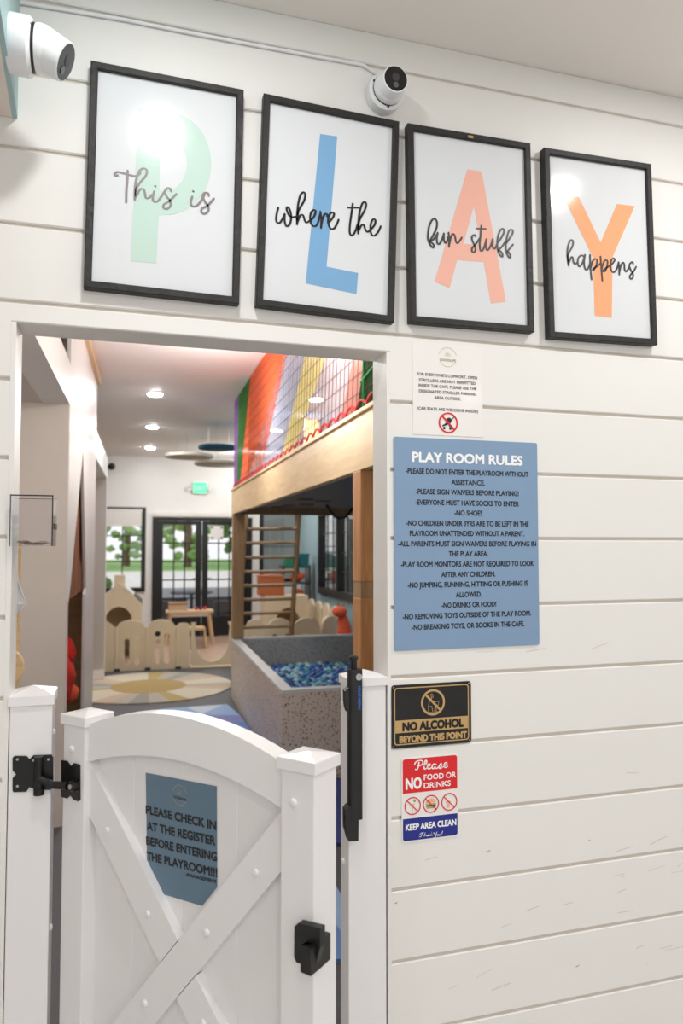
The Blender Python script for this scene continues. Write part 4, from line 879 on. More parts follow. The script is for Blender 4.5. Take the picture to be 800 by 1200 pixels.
mb = MB(); mb.tube([(0.0, 0.004 * sin(k), -0.03 * k) for k in range(15)] , 0.006, M['cord'], 8); o = mb.obj('green_lanyard', loc=W(bx + 0.010, 2.538, 1.235), rotz=-DEL); tag(o, 'dark green cord hanging at the left edge of the doorway', 'cord')
q = R_(24, 780); mb = MB(); mb.lathe([(0, 0), (0.058, 0), (0.062, 0.004), (0.062, 0.012), (0.058, 0.016), (0, 0.016)], M['birch'], WALLM, 30)
o = mb.obj('wooden_disc', loc=W(bx - 0.026, 2.60, q.z), rotz=-DEL, smooth=False); tag(o, 'round tan wooden disc at the left edge of the doorway', 'disc')
# ceiling lights, then unseen fill lights
LL = [(0.11, 7.46, 'nearest of the three round ceiling lights left of the hanging discs'), (0.11, 9.55, 'middle of the three round ceiling lights left of the hanging discs'), (0.11, 11.59, 'farthest of the three round ceiling lights left of the hanging discs'),
      (1.69, 7.30, 'nearer round ceiling light seen through the net above the loft'), (1.66, 9.43, 'farther round ceiling light seen through the net above the loft')]
HID = [(0.5, 5.3, 0.75), (0.5, 3.3, 0.75), (1.69, 5.2, 1.25), (1.69, 3.2, 1.25), (1.66, 11.6, 1.2), (-1.9, 3.0, 0.85), (-1.9, 7.6, 0.7)]  # added unseen fill points, brightening the room and washing its ceiling
def ceiling_light(a, b, label):
    t = ithing('ceiling_light', label, 'ceiling light', a, b, IZC, group='recessed playroom lights')
    MB().lathe([(0.066, -0.001), (0.084, -0.001), (0.084, -0.006), (0.070, -0.010), (0.066, -0.006)], M['white'], None, 28, False).obj('trim_ring', t, smooth=True)
    MB().lathe([(0.066, -0.002), (0.066, -0.006), (0.058, -0.013), (0.035, -0.018), (0, -0.020)], M['lampw'], None, 24).obj('diffuser', t)
for a, b, l in LL: ceiling_light(a, b, l)
for a, b, k in HID:
    l = bpy.data.lights.new('room_fill', 'POINT'); l.shadow_soft_size = 0.07; l.energy = ROOM_LAMP * 0.0137 * 3.14 * 1.5 * k; l.color = (1.0, 0.985, 0.965)
    o = bpy.data.objects.new('room_fill', l); COL.objects.link(o); o.location = W(a, b, (IZC if a > -1 else 2.3) - (0.55 if a == 0.5 else 0.28))
# hanging acoustic discs
def disc(px0, px1, py, z, m, label):
    c = Ib((px0 + px1) / 2, py, 1.0); k = (z - HC) / (c.z - HC); b = k; r = (px1 - px0) / 2 / 870 * b
    a = c.x * k; t = ithing('hanging_disc', label, 'acoustic panel', a, b, z)
    MB().lathe([(0, -0.022), (r - 0.01, -0.022), (r, -0.016), (r, 0.016), (r - 0.01, 0.022), (0, 0.022)], m, None, 40).obj('panel', t, smooth=True)
    for q in (0.3, 2.4, 4.5): MB().tube([(r * 0.6 * cos(q), r * 0.6 * sin(q), 0.022), (r * 0.6 * cos(q), r * 0.6 * sin(q), IZC - z)], 0.002, M['steel'], 5).obj('wire', t)
disc(194, 249, 534.5, 2.75, M['disc_g'], 'stone grey hanging disc, leftmost of the ceiling discs')
disc(228, 286, 543.5, 2.75, M['disc_g'], 'stone grey hanging disc, lowest of the ceiling discs, just above the exit sign')
disc(232.5, 278, 524.5, 2.75, M['disc_t'], 'petrol blue hanging disc beside the green end of the net')
disc(289, 333, 524, 2.75, M['disc_t'], 'petrol blue hanging disc seen through the orange netting')
# exit sign, small camera
e = Ib(234, 572, FB); t = ithing('exit_sign', 'green lit exit sign with two lamp heads on the far wall', 'exit sign', e.x, FB - 0.04, e.z - 0.1)
MB().box(-0.12, 0.12, -0.02, 0.035, 0, 0.2, M['white'], 0.006).obj('housing', t); MB().box(-0.11, 0.11, -0.024, -0.0205, 0.012, 0.188, M['exit']).obj('lit_face', t)
mb = MB(); mb.text('EXIT', 0, 0.1, 0.17, 0.095, M['white_ink'], WALLM, 0.0245, bold=0.0); mb.obj('lettering', t)
for s in (-1, 1): MB().lathe([(0.02, 0), (0.045, 0.05), (0.04, 0.055), (0, 0.05)], M['camw'], aim((s * 0.15, 0.0, 0.09), (s * 0.4, -1, -0.2)), 16).tube([(s * 0.12, 0.01, 0.09), (s * 0.15, 0.0, 0.09)], 0.012, M['camw'], 8).obj('lamp_head', t)
e = Ib(131, 547, FB); mb = MB(); mb.ball((0, -0.06, 0), 0.06, M['black'], 2); mb.lathe([(0.05, 0), (0.045, 0.05), (0, 0.05)], M['black'], aim((0, -0.002, 0), (0, -1, 0)), 14); tag(mb.obj('wall_camera', loc=W(e.x, FB - 0.002, e.z), rotz=-DEL), 'tiny black dome device high on the far wall at left', 'device')

# ------------------------------------------------------------------ loft, net, ball pit
LB0, LB1, LZ0, LZ1, LFA = 2.62, 7.70, 1.862, 2.10, 0.895
loft = ithing('play_loft', 'wooden play loft with a pale plywood beam and dark underside', 'play structure', LFA, 5.2)
oy = -5.2
MB().box(0, 0.045, LB0 + oy, LB1 + oy, LZ0, LZ1, M['beam'], 0.003).obj('fascia_beam', loft); MB().box(-0.012, 0.07, LB0 + oy, LB1 + oy + 0.01, LZ1, LZ1 + 0.02, M['beam'], 0.003).obj('cap_rail', loft)
MB().box(0.045, RA - LFA - 0.005, LB0 + oy, LB1 + oy - 0.045, 1.93, 2.09, M['slatep']).obj('deck', loft)
MB().box(0.045, RA - LFA - 0.005, LB1 + oy - 0.045, LB1 + oy, LZ0, LZ1, M['oak']).obj('rear_beam', loft)
MB().box(0.0, 0.115, LB1 + oy - 0.13, LB1 + oy - 0.01, 0.60, LZ0, M['oak'], 0.004).obj('rear_post', loft)
pb = 3.02 + oy; mb = MB(); w_ = 0.115
z1, z0 = 1.385, 1.315
mb.box(0.0, w_, pb, pb + 0.12, 0, z0, M['cedar'], 0.004); mb.box(0.0, w_, pb, pb + 0.12, z1, LZ0, M['cedar'], 0.004); mb.box(0.003, w_ - 0.003, pb + 0.003, pb + 0.117, z0, z1, M['oak'])
mb.obj('front_post', loft)
for px, py in ((325, 594), (339, 597), (338, 592), (358, 585), (359, 591), (378, 587)):  # thin black patches set on the deck underside
    v = Iz(px, py, 1.93); MB().box(v.x - LFA - 0.06, v.x - LFA + 0.06, v.y + oy - 0.05, v.y + oy + 0.05, 1.921, 1.9295, M['black']).obj('dark_patch', loft)
t = ithing('hanging_cable', 'black cable sagging under the loft near the cedar post', 'cable', 1.75, 6.6, 1.915)
mb = MB(); mb.tube([(-0.12 + 0.045 * k, 0, -0.13 * sin(pi * k / 6)) for k in range(7)], 0.012, M['black'], 8); mb.tube([(0.15 + 0.05 * k, 0.02, -0.15 * sin(pi * k / 6)) for k in range(7)], 0.012, M['black'], 8); mb.obj('loop', t)
# rear frame up on the loft
t = ithing('loft_railing', 'grey blue rail and wooden post at the back edge of the loft', 'frame', 1.67, LB1 + 0.02, 2.105)
MB().box(-0.42, 0.56, 0, 0.03, 0.80, 0.86, M['rail_b']).obj('rail', t); MB().box(-0.012, 0.02, 0.001, 0.03, 0, 0.80, M['birch']).obj('post', t)
t = ithing('amber_glow', 'amber panel standing in for a warm glow at the back of the loft', 'lamp', 1.77, LB1 + 0.08, 2.105)  # added emissive panel and stand, imitating the warm glow behind the net
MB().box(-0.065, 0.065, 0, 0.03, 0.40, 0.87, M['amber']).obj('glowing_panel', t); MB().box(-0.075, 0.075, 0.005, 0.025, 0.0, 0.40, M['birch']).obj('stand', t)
# ladder
t = ithing('ladder', 'wooden ladder leaning up to the back edge of the loft', 'ladder', 1.3, 8.35)
tp, bt = Ib(350.5, 607, 7.95), Ib(340.5, 748, 8.35); tl_, bl_ = Ib(288, 607, 7.95), Ib(280, 748, 8.35)
def lad(px_top, px_bot, s):
    A = Ib(px_bot, 748, 8.35); B = Ib(px_top, 604, 7.93); o = Vector((1.3, 8.35, 0)); d = (B - A); k = (0.0 - A.z) / d.z
    return A + d * k - o, B + d * 0.02 - o
ra, rb = lad(350, 341, 0); la, lb = lad(288, 279, 0)
for A, B in ((ra, rb), (la, lb)): MB().tube([A, B], 0.028, M['oak'], 4).obj('side_rail', t)
for py in (619.6, 636, 652.5, 669, 685, 701, 717, 733, 749, 765, 781, 797):
    zz = Ib(345, py, 8.0 + 0.4 * (py - 607) / 140).z
    if zz < 0.05: break
    f = (zz - ra.z) / (rb.z - ra.z); MB().tube([la.lerp(lb, f), ra.lerp(rb, f)], 0.018, M['oak'], 8).obj('rung', t)
# rainbow net hung from the ceiling to the beam
net = ithing('climbing_net', 'rainbow coloured safety net stretched from the loft beam to the ceiling', 'net', LFA + 0.015, 5.2, LZ1 + 0.023)
NA = LFA + 0.015; nzb, nzt = 0.0, IZC - LZ1 - 0.024
def npt(px, py):                                  # pixel on the net's plane -> depth
    return Ia(px, py, NA).y
TOPZ = IZC; BOTZ = LZ1 + 0.02
def edge(p_top, p_bot):                           # a colour border through two pixels, carried to ceiling and beam
    A, B = Ia(*p_top, NA), Ia(*p_bot, NA); s = (B.y - A.y) / (B.z - A.z)
    return (A.y + s * (TOPZ - A.z) - 5.2, A.y + s * (BOTZ - A.z) - 5.2)
E_ = [(7.66 - 5.2, 7.66 - 5.2), edge((279, 475), (277.5, 560)), edge((293, 447), (282, 560)), edge((331, 419), (292, 555)), edge((329, 440), (306, 550)), edge((352, 440), (330, 535)), edge((384, 430), (350, 515)), edge((414, 430), (400, 490)), edge((424, 430), (418, 480)), (LB0 - 5.2, LB0 - 5.2)]
names = ['purple', 'green', 'orange', 'coral', 'greyblue', 'yellow', 'whitepink', 'pink', 'dgreen']
for k in range(len(E_)):
    t_, b__ = E_[k]; E_[k] = (max(LB0 - 5.2, min(7.66 - 5.2, t_)), max(LB0 - 5.2, min(7.66 - 5.2, b__)))
for k in range(1, len(E_)): E_[k] = (min(E_[k][0], E_[k - 1][0]), min(E_[k][1], E_[k - 1][1]))
for nm, e1_, e2_ in zip(names, E_, E_[1:]):
    mb = MB(); i = mb.mi(M['net_' + nm]); mb.face([mb.bm.verts.new(v) for v in ((0, e1_[1], 0), (0, e2_[1], 0), (0, e2_[0], nzt), (0, e1_[0], nzt))], i)
    o = mb.obj('net_panel', net); m_ = o.modifiers.new('thick', 'SOLIDIFY'); m_.thickness = 0.002; o['label'] = {'purple':'purple','green':'green','orange':'bright orange','coral':'coral','greyblue':'grey blue','yellow':'yellow','whitepink':'whitish pink','pink':'dusty pink','dgreen':'dark green'}[nm] + ' stretch of netting'
mb = MB()
for k in range(1, 11): z = nzt * k / 11; mb.tube([(-0.004, LB0 - 5.2, z), (-0.004, 7.6 - 5.2, z)], 0.002, M['cordm'], 4)
k = 0; bb = LB0 + 0.05
while bb < 6.6:
    mb.tube([(-0.004, bb - 5.2, 0), (-0.004, bb - 5.2 - 0.12, nzt)], 0.0016, M['cordm'], 4); bb += 0.075
mb.obj('mesh_cords', net)
mb = MB(); P = []
for k in range(0, 241):
    bb = LB0 + (7.62 - LB0) * k / 240; P.append((-0.008, bb - 5.2, 0.012 + 0.03 * abs(sin(k * pi / 8))))
mb.tube(P, 0.006, M['cordred'], 5); mb.obj('edge_cord', net); net.children[-1]['label'] = 'scalloped red edge cord'
mb = MB()
for z in (0.12, 0.3, 0.48, 0.66, 0.84): mb.tube([(-0.008, LB0 - 5.2 + 0.0, z + 0.0), (-0.008, LB0 - 5.2 + 0.2, z + 0.03), (-0.008, LB0 - 5.2 + 0.42, z)], 0.005, M['cordg'], 5)
for bb in (2.7, 2.85, 3.0): mb.tube([(-0.008, bb - 5.2, 0), (-0.008, bb - 5.2 - 0.02, nzt)], 0.005, M['cordg'], 5)
mb.obj('green_cords', net)
# ball pit
PA0, PA1, PB0, PB1, PH = 0.90, 2.62, 4.84, 7.72, 0.593
pit = ithing('ball_pit', 'terrazzo clad ball pit under the play loft', 'ball pit', PA0, PB0)
W_, D_ = PA1 - PA0, PB1 - PB0; rw = 0.075; mb = MB()
mb.box(0, W_, 0, rw, 0, PH - 0.02, M['terra']); mb.box(0, W_, D_ - rw, D_, 0, PH - 0.02, M['terrag']); mb.box(0, rw, rw, D_ - rw, 0, PH - 0.02, M['terra']); mb.box(W_ - rw, W_, rw, D_ - rw, 0, PH - 0.02, M['terrag']); mb.box(rw, W_ - rw, rw, D_ - rw, 0, 0.05, M['terrag'])
mb.obj('basin', pit)
mb = MB(); mb.shape([(-0.004, -0.004), (W_ + 0.004, -0.004), (W_ + 0.004, D_ + 0.004), (-0.004, D_ + 0.004)], [[(rw, rw), (W_ - rw, rw), (W_ - rw, D_ - rw), (rw, D_ - rw)]], 0.02, M['rim'], Matrix(), PH - 0.02); mb.obj('rim', pit)
BR = 0.034; BALLZ = 0.30; keys = ['blue', 'teal', 'aqua', 'navy', 'pale']
wts = [0.34, 0.16, 0.2, 0.14, 0.16]
cn = dict(blue='mid blue', teal='teal', aqua='aqua', navy='navy blue', pale='pale blue')
protos = {}
cand = []
r = 0; b = PB0 + rw + BR + 0.008
while b < PB1 - rw - BR - 0.008:
    a = PA0 + rw + BR + 0.008 + (r % 2) * BR
    while a < PA1 - rw - BR - 0.008:
        cand.append((a + random.uniform(-0.003, 0.003), b + random.uniform(-0.003, 0.003), BALLZ + random.uniform(-0.008, 0.008))); a += 2 * BR + 0.003
    b += BR * 1.82; r += 1
def in_view(c):                                    # clear of the pit's near rim and of the gate and post in front
    a, b, z = c; x = a / b
    zr_ = HC + (z + 0.03 - HC) * (PB0 + rw) / b
    return zr_ > PH - 0.02 and x < 0.272
vis = [c for c in cand if in_view(c)]; vis.sort(key=lambda c: c[1]); near = vis[:300]; rest = [c for c in cand if c not in near]
for c in near:
    k = random.choices(keys, wts)[0]
    if k not in protos:
        mb = MB(); mb.ball((0, 0, 0), BR, M['ball_' + k], 2); o = mb.obj('plastic_ball'); protos[k] = o
    else:
        o = protos[k].copy(); COL.objects.link(o)
    o.location = W(*c); o.rotation_euler = (0, 0, -DEL)
    tag(o, cn[k] + ' plastic ball in the terrazzo ball pit', 'ball', cn[k] + ' balls in the ball pit')
mb = MB()
for c in rest: mb.ball((c[0] - PA0, c[1] - PB0, c[2]), BR, M['ball_' + random.choices(keys, wts)[0]], 1)
for k in range(60): mb.ball((random.uniform(rw + 0.04, W_ - rw - 0.04), random.uniform(rw + 0.04, D_ - rw - 0.04), BALLZ - 0.09), BR, M['ball_navy'], 1)
o = mb.obj('plastic_balls', loc=W(PA0, PB0, 0), rotz=-DEL); tag(o, 'mixed blue plastic balls filling the rest of the ball pit', 'balls', kind='stuff')

# ------------------------------------------------------------------ rug, mats
rug = ithing('sun_rug', 'round rug with a tan sun and cream, grey and gold rays', 'rug', 0.09, 8.43)
mb = MB(); NR = 28; RR, R0 = 0.90, 0.39; cols = ['rug_cream', 'rug_stone', 'rug_gold2', 'rug_cream', 'rug_grey', 'rug_cream', 'rug_peach2', 'rug_stone']
for k in range(NR):
    q0, q1 = 2 * pi * k / NR, 2 * pi * (k + 1) / NR; m = M[cols[(k * 3) % 8]]
    poly = [(R0 * cos(q0), R0 * sin(q0)), (RR * cos(q0), RR * sin(q0)), (RR * cos((q0 + q1) / 2), RR * sin((q0 + q1) / 2)), (RR * cos(q1), RR * sin(q1)), (R0 * cos(q1), R0 * sin(q1))]
    mb.prism(poly, lambda p, j: (p[0], p[1], (0.0, 0.012)[j]), m)
mb.prism(circ(0, 0, R0 + 0.01, 40), lambda p, j: (p[0], p[1], (0.0005, 0.0135)[j]), M['rug_tan']); mb.obj('woven_top', rug)
mt = ithing('foam_mat', 'blue foam floor mat with angular light and dark blue patches', 'mat', 0.5, 5.4)
mb = MB(); mp = lambda L: [(lambda v: (v.x - 0.5, v.y - 5.4))(Iz(*q, 0.015)) for q in L]
def patch(P, m): mb.prism(P, lambda p, j: (p[0], p[1], (0.0, 0.015)[j]), m)
patch(mp([(185, 831), (218, 828.5), (238, 838), (192, 841)]), M['m1']); patch(mp([(218, 828.5), (262, 825.5), (240, 835), (238, 838)]), M['m5']); patch(mp([(262, 825.5), (266, 825.2), (281, 838), (238, 838), (240, 835)]), M['m1'])
patch(mp([(192, 841), (238, 838), (281, 838), (287, 846), (200, 853)]), M['m3']); patch(mp([(200, 853), (287, 846), (294, 856), (240, 866), (210, 866)]), M['m2']); patch(mp([(294, 856), (300, 868), (240, 870), (240, 866)]), M['m1'])
patch([(-0.33, 0.5), (0.37, 0.5), (0.37, -0.5), (-0.25, -0.5)], M['m2']); patch([(-0.25, -0.62), (0.37, -0.62), (1.0, -0.62), (0.9, -1.75), (-0.1, -1.5)], M['m4']); patch([(-0.1, -1.52), (0.2, -1.6), (0.3, -2.7), (-0.1, -2.6)], M['m2']); patch([(0.2, -1.75), (0.36, -1.9), (0.36, -2.6), (0.3, -2.7)], M['m1'])
mb.obj('foam_patches', mt)

# ------------------------------------------------------------------ cream play-yard fence
def scallop(w, h, hs, n=14):
    """panel outline: straight shoulders, round top"""
    return [(0, 0), (w, 0), (w, hs)] + [(w / 2 + w * 0.46 * cos(pi * k / n), hs + (h - hs) * sin(pi * k / n)) for k in range(n + 1)] + [(0, hs)]
def panel(label, a, b, w, turn=0.0, h=0.62, hs=0.535, holes=(), z=0.0, group='cream play-yard panels'):
    t = ithing('play_fence', label, 'play fence', a, b, z, turn, group)
    mb = MB(); mb.shape(scallop(w, h, hs), holes, 0.035, M['plastic']); mb.obj('panel', t)
    mb = MB(); mb.box(-0.018, 0.018, -0.04, 0.006, 0.0, 0.53, M['plastic'], 0.006); mb.obj('hinge_stile', t)
    mb = MB(); mb.box(-0.02, 0.05, -0.05, 0.01, 0.0, 0.03, M['dkgrey']); mb.obj('rubber_foot', t)
    return t
slot = lambda x, z0, z1, r=0.03: circ(x, z0, r, 9, None, pi, 2 * pi) + circ(x, z1, r, 9, None, 0, pi)
f1, f2, f3, f4 = Ib(114, 783, 9.62), Ib(135.5, 783, 9.62), Ib(171.5, 783, 9.62), Ib(207, 783, 9.62)
f5, f6 = Ib(223.5, 783, 9.56), Ib(272, 783, 9.56)
panel('plain cream play fence panel half hidden by the left column', f2.x - 0.39, 9.62, 0.37)
panel('cream scallop-topped play fence panel with two slots, left of the pair on the rug', f2.x, 9.62, f3.x - f2.x - 0.02, holes=[slot(0.13, 0.1, 0.36), slot(0.25, 0.1, 0.3), circ(0.25, 0.43, 0.035, 16)])
panel('cream scallop-topped play fence panel with two round holes, right of the pair on the rug', f3.x, 9.62, f4.x - f3.x - 0.02, holes=[slot(0.13, 0.1, 0.24, 0.027), circ(0.13, 0.34, 0.034, 16), circ(0.13, 0.44, 0.036, 16), slot(0.245, 0.1, 0.42, 0.03)])
panel('narrow plain cream fence panel beside the low U-shaped gateway', f4.x, 9.60, f5.x - f4.x - 0.02, h=0.57, hs=0.545)
w_ = f6.x - f5.x; c0 = w_ * 0.5; rr = w_ * 0.40
t = ithing('play_gateway', 'cream fence piece with a deep U-shaped dip', 'play fence', f5.x, 9.58)
U = [(0, 0), (w_, 0), (w_, 0.57), (w_ - 0.06, 0.57), (w_ - 0.035, 0.5)] + [(c0 + rr * cos(q), 0.34 + 0.26 * sin(q)) for q in [-pi * k / 20 for k in range(21)]] + [(0.035, 0.5), (0.06, 0.57), (0, 0.57)]
MB().shape(U, [], 0.05, M['plastic']).obj('panel', t); MB().box(-0.01, w_ + 0.01, -0.07, 0.03, 0, 0.03, M['plastic'], 0.01).obj('foot_bar', t)
# second yard under and beyond the loft
fx = [Ib(x, 735, 8.95) for x in (287, 312.5, 344, 376)]
labs = ['cream scallop-topped fence panel just right of the loft rear post', 'cream scallop-topped fence panel behind the ladder, second from the loft rear post', 'cream scallop-topped fence panel with a round hole, nearest the cedar post']
for k in range(3):
    ww = fx[k + 1].x - fx[k].x - 0.02; panel(labs[k], fx[k].x, 8.95, ww, h=0.66, hs=0.57, holes=[circ(ww * 0.42, 0.42, 0.05, 16)] if k != 1 else [circ(ww * 0.3, 0.44, 0.035, 14), circ(ww * 0.8, 0.44, 0.035, 14)])
panel('cream fence panel angled back towards the right wall', fx[3].x, 8.98, 0.36, turn=radians(42), h=0.66, hs=0.57)
for k in range(4):
    panel(('cream fence panel along the right wall, nearest of the row', 'cream fence panel along the right wall, second of the row', 'cream fence panel along the right wall, third of the row', 'cream fence panel along the right wall, farthest of the row')[k], 2.46 - 0.0 * k, 9.35 + 0.47 * k, 0.44, turn=radians(88), h=0.74, hs=0.62)
t = ithing('giraffe_toy', 'orange spotted animal toy standing by the right wall', 'soft toy', Ib(399, 745, 8.9).x, 8.75)
mb = MB(); mb.tube([(0, 0, 0.0), (0, 0, 0.3), (0.01, 0, 0.55), (-0.02, 0, 0.68)], [0.10, 0.12, 0.08, 0.06], M['orangef'], 12); mb.obj('body', t, smooth=True); mb = MB(); mb.ball((-0.06, -0.03, 0.74), 0.075, M['orangef'], 2, (1.3, 1, 0.9)); mb.obj('head', t)
for s in (-1, 1): MB().tube([(-0.03 + 0.03 * s, 0, 0.8), (-0.03 + 0.04 * s, 0, 0.86)], 0.014, M['oak'], 6).obj('horn', t)
# arch climber, foam block, toy shelf
A = Ib(311, 740, 10.4); B = Ib(361, 740, 10.4); ww = B.x - A.x; zt_ = Ib(336, 698.5, 10.4).z
t = ithing('arch_climber', 'cream play block with a round arch cut through it', 'play structure', A.x, 10.4)
arch = [(0, 0), (ww * 0.14, 0)] + [(ww * 0.52 - ww * 0.38 * cos(pi * k / 18), 0.22 + 0.44 * sin(pi * k / 18)) for k in range(19)] + [(ww * 0.9, 0), (ww, 0), (ww, zt_), (0, zt_)]
MB().shape(arch, [], 0.5, M['plastic'], Matrix.Translation((0, 0.5, 0)) @ WALLM).obj('block', t); MB().box(0.02, ww - 0.02, 0.5, 0.53, 0, zt_ - 0.02, M['oak']).obj('back_panel', t)
A = Ib(302, 699, 10.55); B = Ib(331, 675, 10.55); t = ithing('foam_block', 'tan orange box on top of the cream arch block', 'box', (A.x + B.x) / 2 + 0.02, 10.65, zt_)
q = (B.x - A.x) / 2; MB().box(-q, q, -0.14, 0.14, 0, B.z - A.z, M['obox'], 0.01).obj('box_body', t); MB().box(-q - 0.005, q + 0.005, -0.145, 0.145, B.z - A.z - 0.03, B.z - A.z + 0.004, M['obox'], 0.004).obj('lid', t)
A = Ib(331, 700, 11.6); B = Ib(364, 700, 11.6); ww = B.x - A.x
t = ithing('toy_shelf', 'dark toy shelf by the far right corner', 'shelf', A.x, 11.6)
zs = [Ib(345, y, 11.6).z for y in (700, 683, 664)]
mb = MB(); mb.box(0, 0.025, 0, 0.35, 0, zs[2] + 0.02, M['dkgrey']); mb.box(ww - 0.025, ww, 0, 0.35, 0, zs[2] + 0.02, M['dkgrey']); mb.obj('side_panel', t)
for z in [0.1] + zs: MB().box(0.025, ww - 0.025, 0, 0.35, z - 0.02, z, M['dkgrey']).obj('shelf_board', t)
def stand(name, label, cat, x, z, build):
    t = ithing(name, label, cat, A.x + x, 11.75, z); build(t); return t
def bin_(m, w, h):
    def f(t):
        MB().prism([(-w * 0.46, 0), (w * 0.46, 0), (w / 2, h), (-w / 2, h)], lambda p, k: (p[0], (-0.12, 0.12)[k], p[1]), m).obj('bin_body', t); MB().box(-w / 2 - 0.008, w / 2 + 0.008, -0.13, 0.13, h - 0.02, h + 0.006, m, 0.005).obj('lid', t)
    return f
def plush(m, r):
    def f(t):
        mb = MB(); mb.ball((0, -0.05, r * 0.9), r, m, 3, (1.1, 0.8, 0.9), 0.2); mb.obj('body', t); mb = MB(); mb.ball((r * 0.7, -0.1, r * 1.1), r * 0.6, m, 3, (1, 0.8, 0.9), 0.2); mb.ball((-r * 0.8, -0.1, r * 0.8), r * 0.55, m, 3, (1, 0.8, 0.9), 0.2); mb.obj('fluffy_limbs', t)
    return f
stand('toy_bin', 'green lidded bin on top of the dark toy shelf', 'bin', 0.15, zs[2] + 0.001, bin_(M['greenbin'], 0.22, 0.16)); stand('toy_bin', 'teal lidded bin on top of the dark toy shelf', 'bin', 0.36, zs[2] + 0.001, bin_(M['tealbin'], 0.15, 0.2))
stand('plush_toy', 'coral plush toy on the upper board of the dark toy shelf', 'soft toy', 0.25, zs[1] + 0.001, plush(M['orangef'], 0.092)); stand('plush_toy', 'coral plush toy on the lower board of the dark toy shelf', 'soft toy', 0.26, zs[0] + 0.001, plush(M['orangef'], 0.07))
# playhouse on the left
hb = 10.7; H = lambda x, y: (lambda v: (v.x, v.z))(Ib(x, y, hb)); hx = H(139, 730)[0]
t = ithing('playhouse', 'small cream playhouse with a sloping roof, chimney and arched door by the far window', 'playhouse', hx, hb)
pk = H(139, 686)[1]; ev = H(165, 709)[1]; hw_ = H(165.5, 720)[0] - hx
ax, ar = 0.0, H(154, 720)[0] - hx; az = H(140, 711)[1] - ar
front = [(-hw_, 0), (-ar, 0)] + [(ar * -cos(pi * k / 16), az + ar * sin(pi * k / 16)) for k in range(17)] + [(ar, 0), (hw_, 0), (hw_, ev), (0, pk), (-hw_, ev)]
MB().shape(front, [], 0.04, M['plastic']).obj('front_wall', t); MB().box(-hw_, -hw_ + 0.03, 0.0, 0.7, 0, ev, M['plastic']).box(hw_ - 0.03, hw_, 0.0, 0.7, 0, ev, M['plastic']).obj('side_wall', t); MB().box(-hw_, hw_, 0.7, 0.74, 0, ev, M['plastic']).obj('back_wall', t)
for s in (-1, 1):
    P = [(0, pk + 0.004), (s * (hw_ + 0.02), ev - 0.012), (s * (hw_ + 0.02), ev + 0.018), (0, pk + 0.036)]
    MB().prism(P, lambda p, k: (p[0], (-0.03, 0.78)[k], p[1]), M['plastic']).obj('roof_panel', t)
MB().box(-0.07, 0.07, 0.1, 0.24, pk - 0.05, pk + 0.14, M['plastic'], 0.006).obj('chimney', t)
rs_ = (ev + 0.018 - pk - 0.036) / (hw_ + 0.02); ry_ = lambda x: pk + 0.036 + rs_ * x
for xa_, xb_, mm, nm in ((0.08, 0.20, 'white', 'skylight'), (0.20, hw_ + 0.015, 'dkgrey', 'dark_roof_strip')):
    MB().prism([(xa_, ry_(xa_) + 0.001), (xb_, ry_(xb_) + 0.001), (xb_, ry_(xb_) + 0.02), (xa_, ry_(xa_) + 0.02)], lambda p, k: (p[0], (-0.025, 0.6)[k], p[1]), M[mm]).obj(nm, t)

# activity table with things on it, stool
tb = 11.9; Tq = lambda x, y: (lambda v: (v.x, v.z))(Ib(x, y, tb)); tx = Tq(222, 716)[0]; tz_ = Tq(222, 715)[1]; tw = (Tq(250, 716)[0] - Tq(195, 716)[0]) / 2
t = ithing('activity_table', 'small wooden play table in front of the french doors', 'table', tx, tb)
MB().shape(rrect(-tw, tw, -0.2, 0.2, 0.06), [], 0.03, M['birch'], Matrix(), tz_ - 0.03).obj('tabletop', t)
MB().box(-tw + 0.06, tw - 0.06, -0.15, 0.15, tz_ - 0.09, tz_ - 0.03, M['white'], 0.01).obj('tray', t)
for sx in (-1, 1):
    for sy in (-1, 1): MB().tube([(sx * (tw - 0.07), sy * 0.13, tz_ - 0.03), (sx * (tw + 0.0), sy * 0.18, 0.0)], [0.026, 0.018], M['birch'], 10).obj('leg', t)
t = ithing('toy_basket', 'dusty pink toy crate on the left of the play table', 'crate', tx - tw * 0.5, tb, tz_); mb = MB(); q = 0.14
mb.box(-q, q, -0.1, 0.1, 0, 0.015, M['rug_peach2']); mb.box(-q, q, -0.1, -0.085, 0.015, 0.13, M['rug_peach2']); mb.box(-q, q, 0.085, 0.1, 0.015, 0.13, M['rug_peach2']); mb.box(-q, -q + 0.015, -0.085, 0.085, 0.015, 0.13, M['rug_peach2']); mb.box(q - 0.015, q, -0.085, 0.085, 0.015, 0.13, M['rug_peach2']); mb.obj('crate', t); MB().box(-q - 0.006, q + 0.006, -0.108, -0.1, 0.09, 0.12, M['oak']).obj('rim_slat', t)
for k, (dx, m, nm) in enumerate(((0.10, 'red', 'red'), (0.17, 'navy', 'dark blue'), (0.24, 'red', 'second red'))):
    mb = MB(); mb.ball((0, 0, 0.028), 0.03, M[m], 2, (1.1, 1, 0.9)); o = mb.obj('toy_block', loc=W(tx + dx, tb - 0.05 + 0.03 * k, tz_), rotz=-DEL); tag(o, ('red round toy on the play table nearest the pink crate', 'dark blue round toy between the two red ones on the play table', 'red round toy on the play table farthest from the pink crate')[k], 'toy')
t = ithing('stool', 'bent wood child stool in front of the play table', 'stool', Tq(231, 740)[0] - 0.05, tb - 0.42)
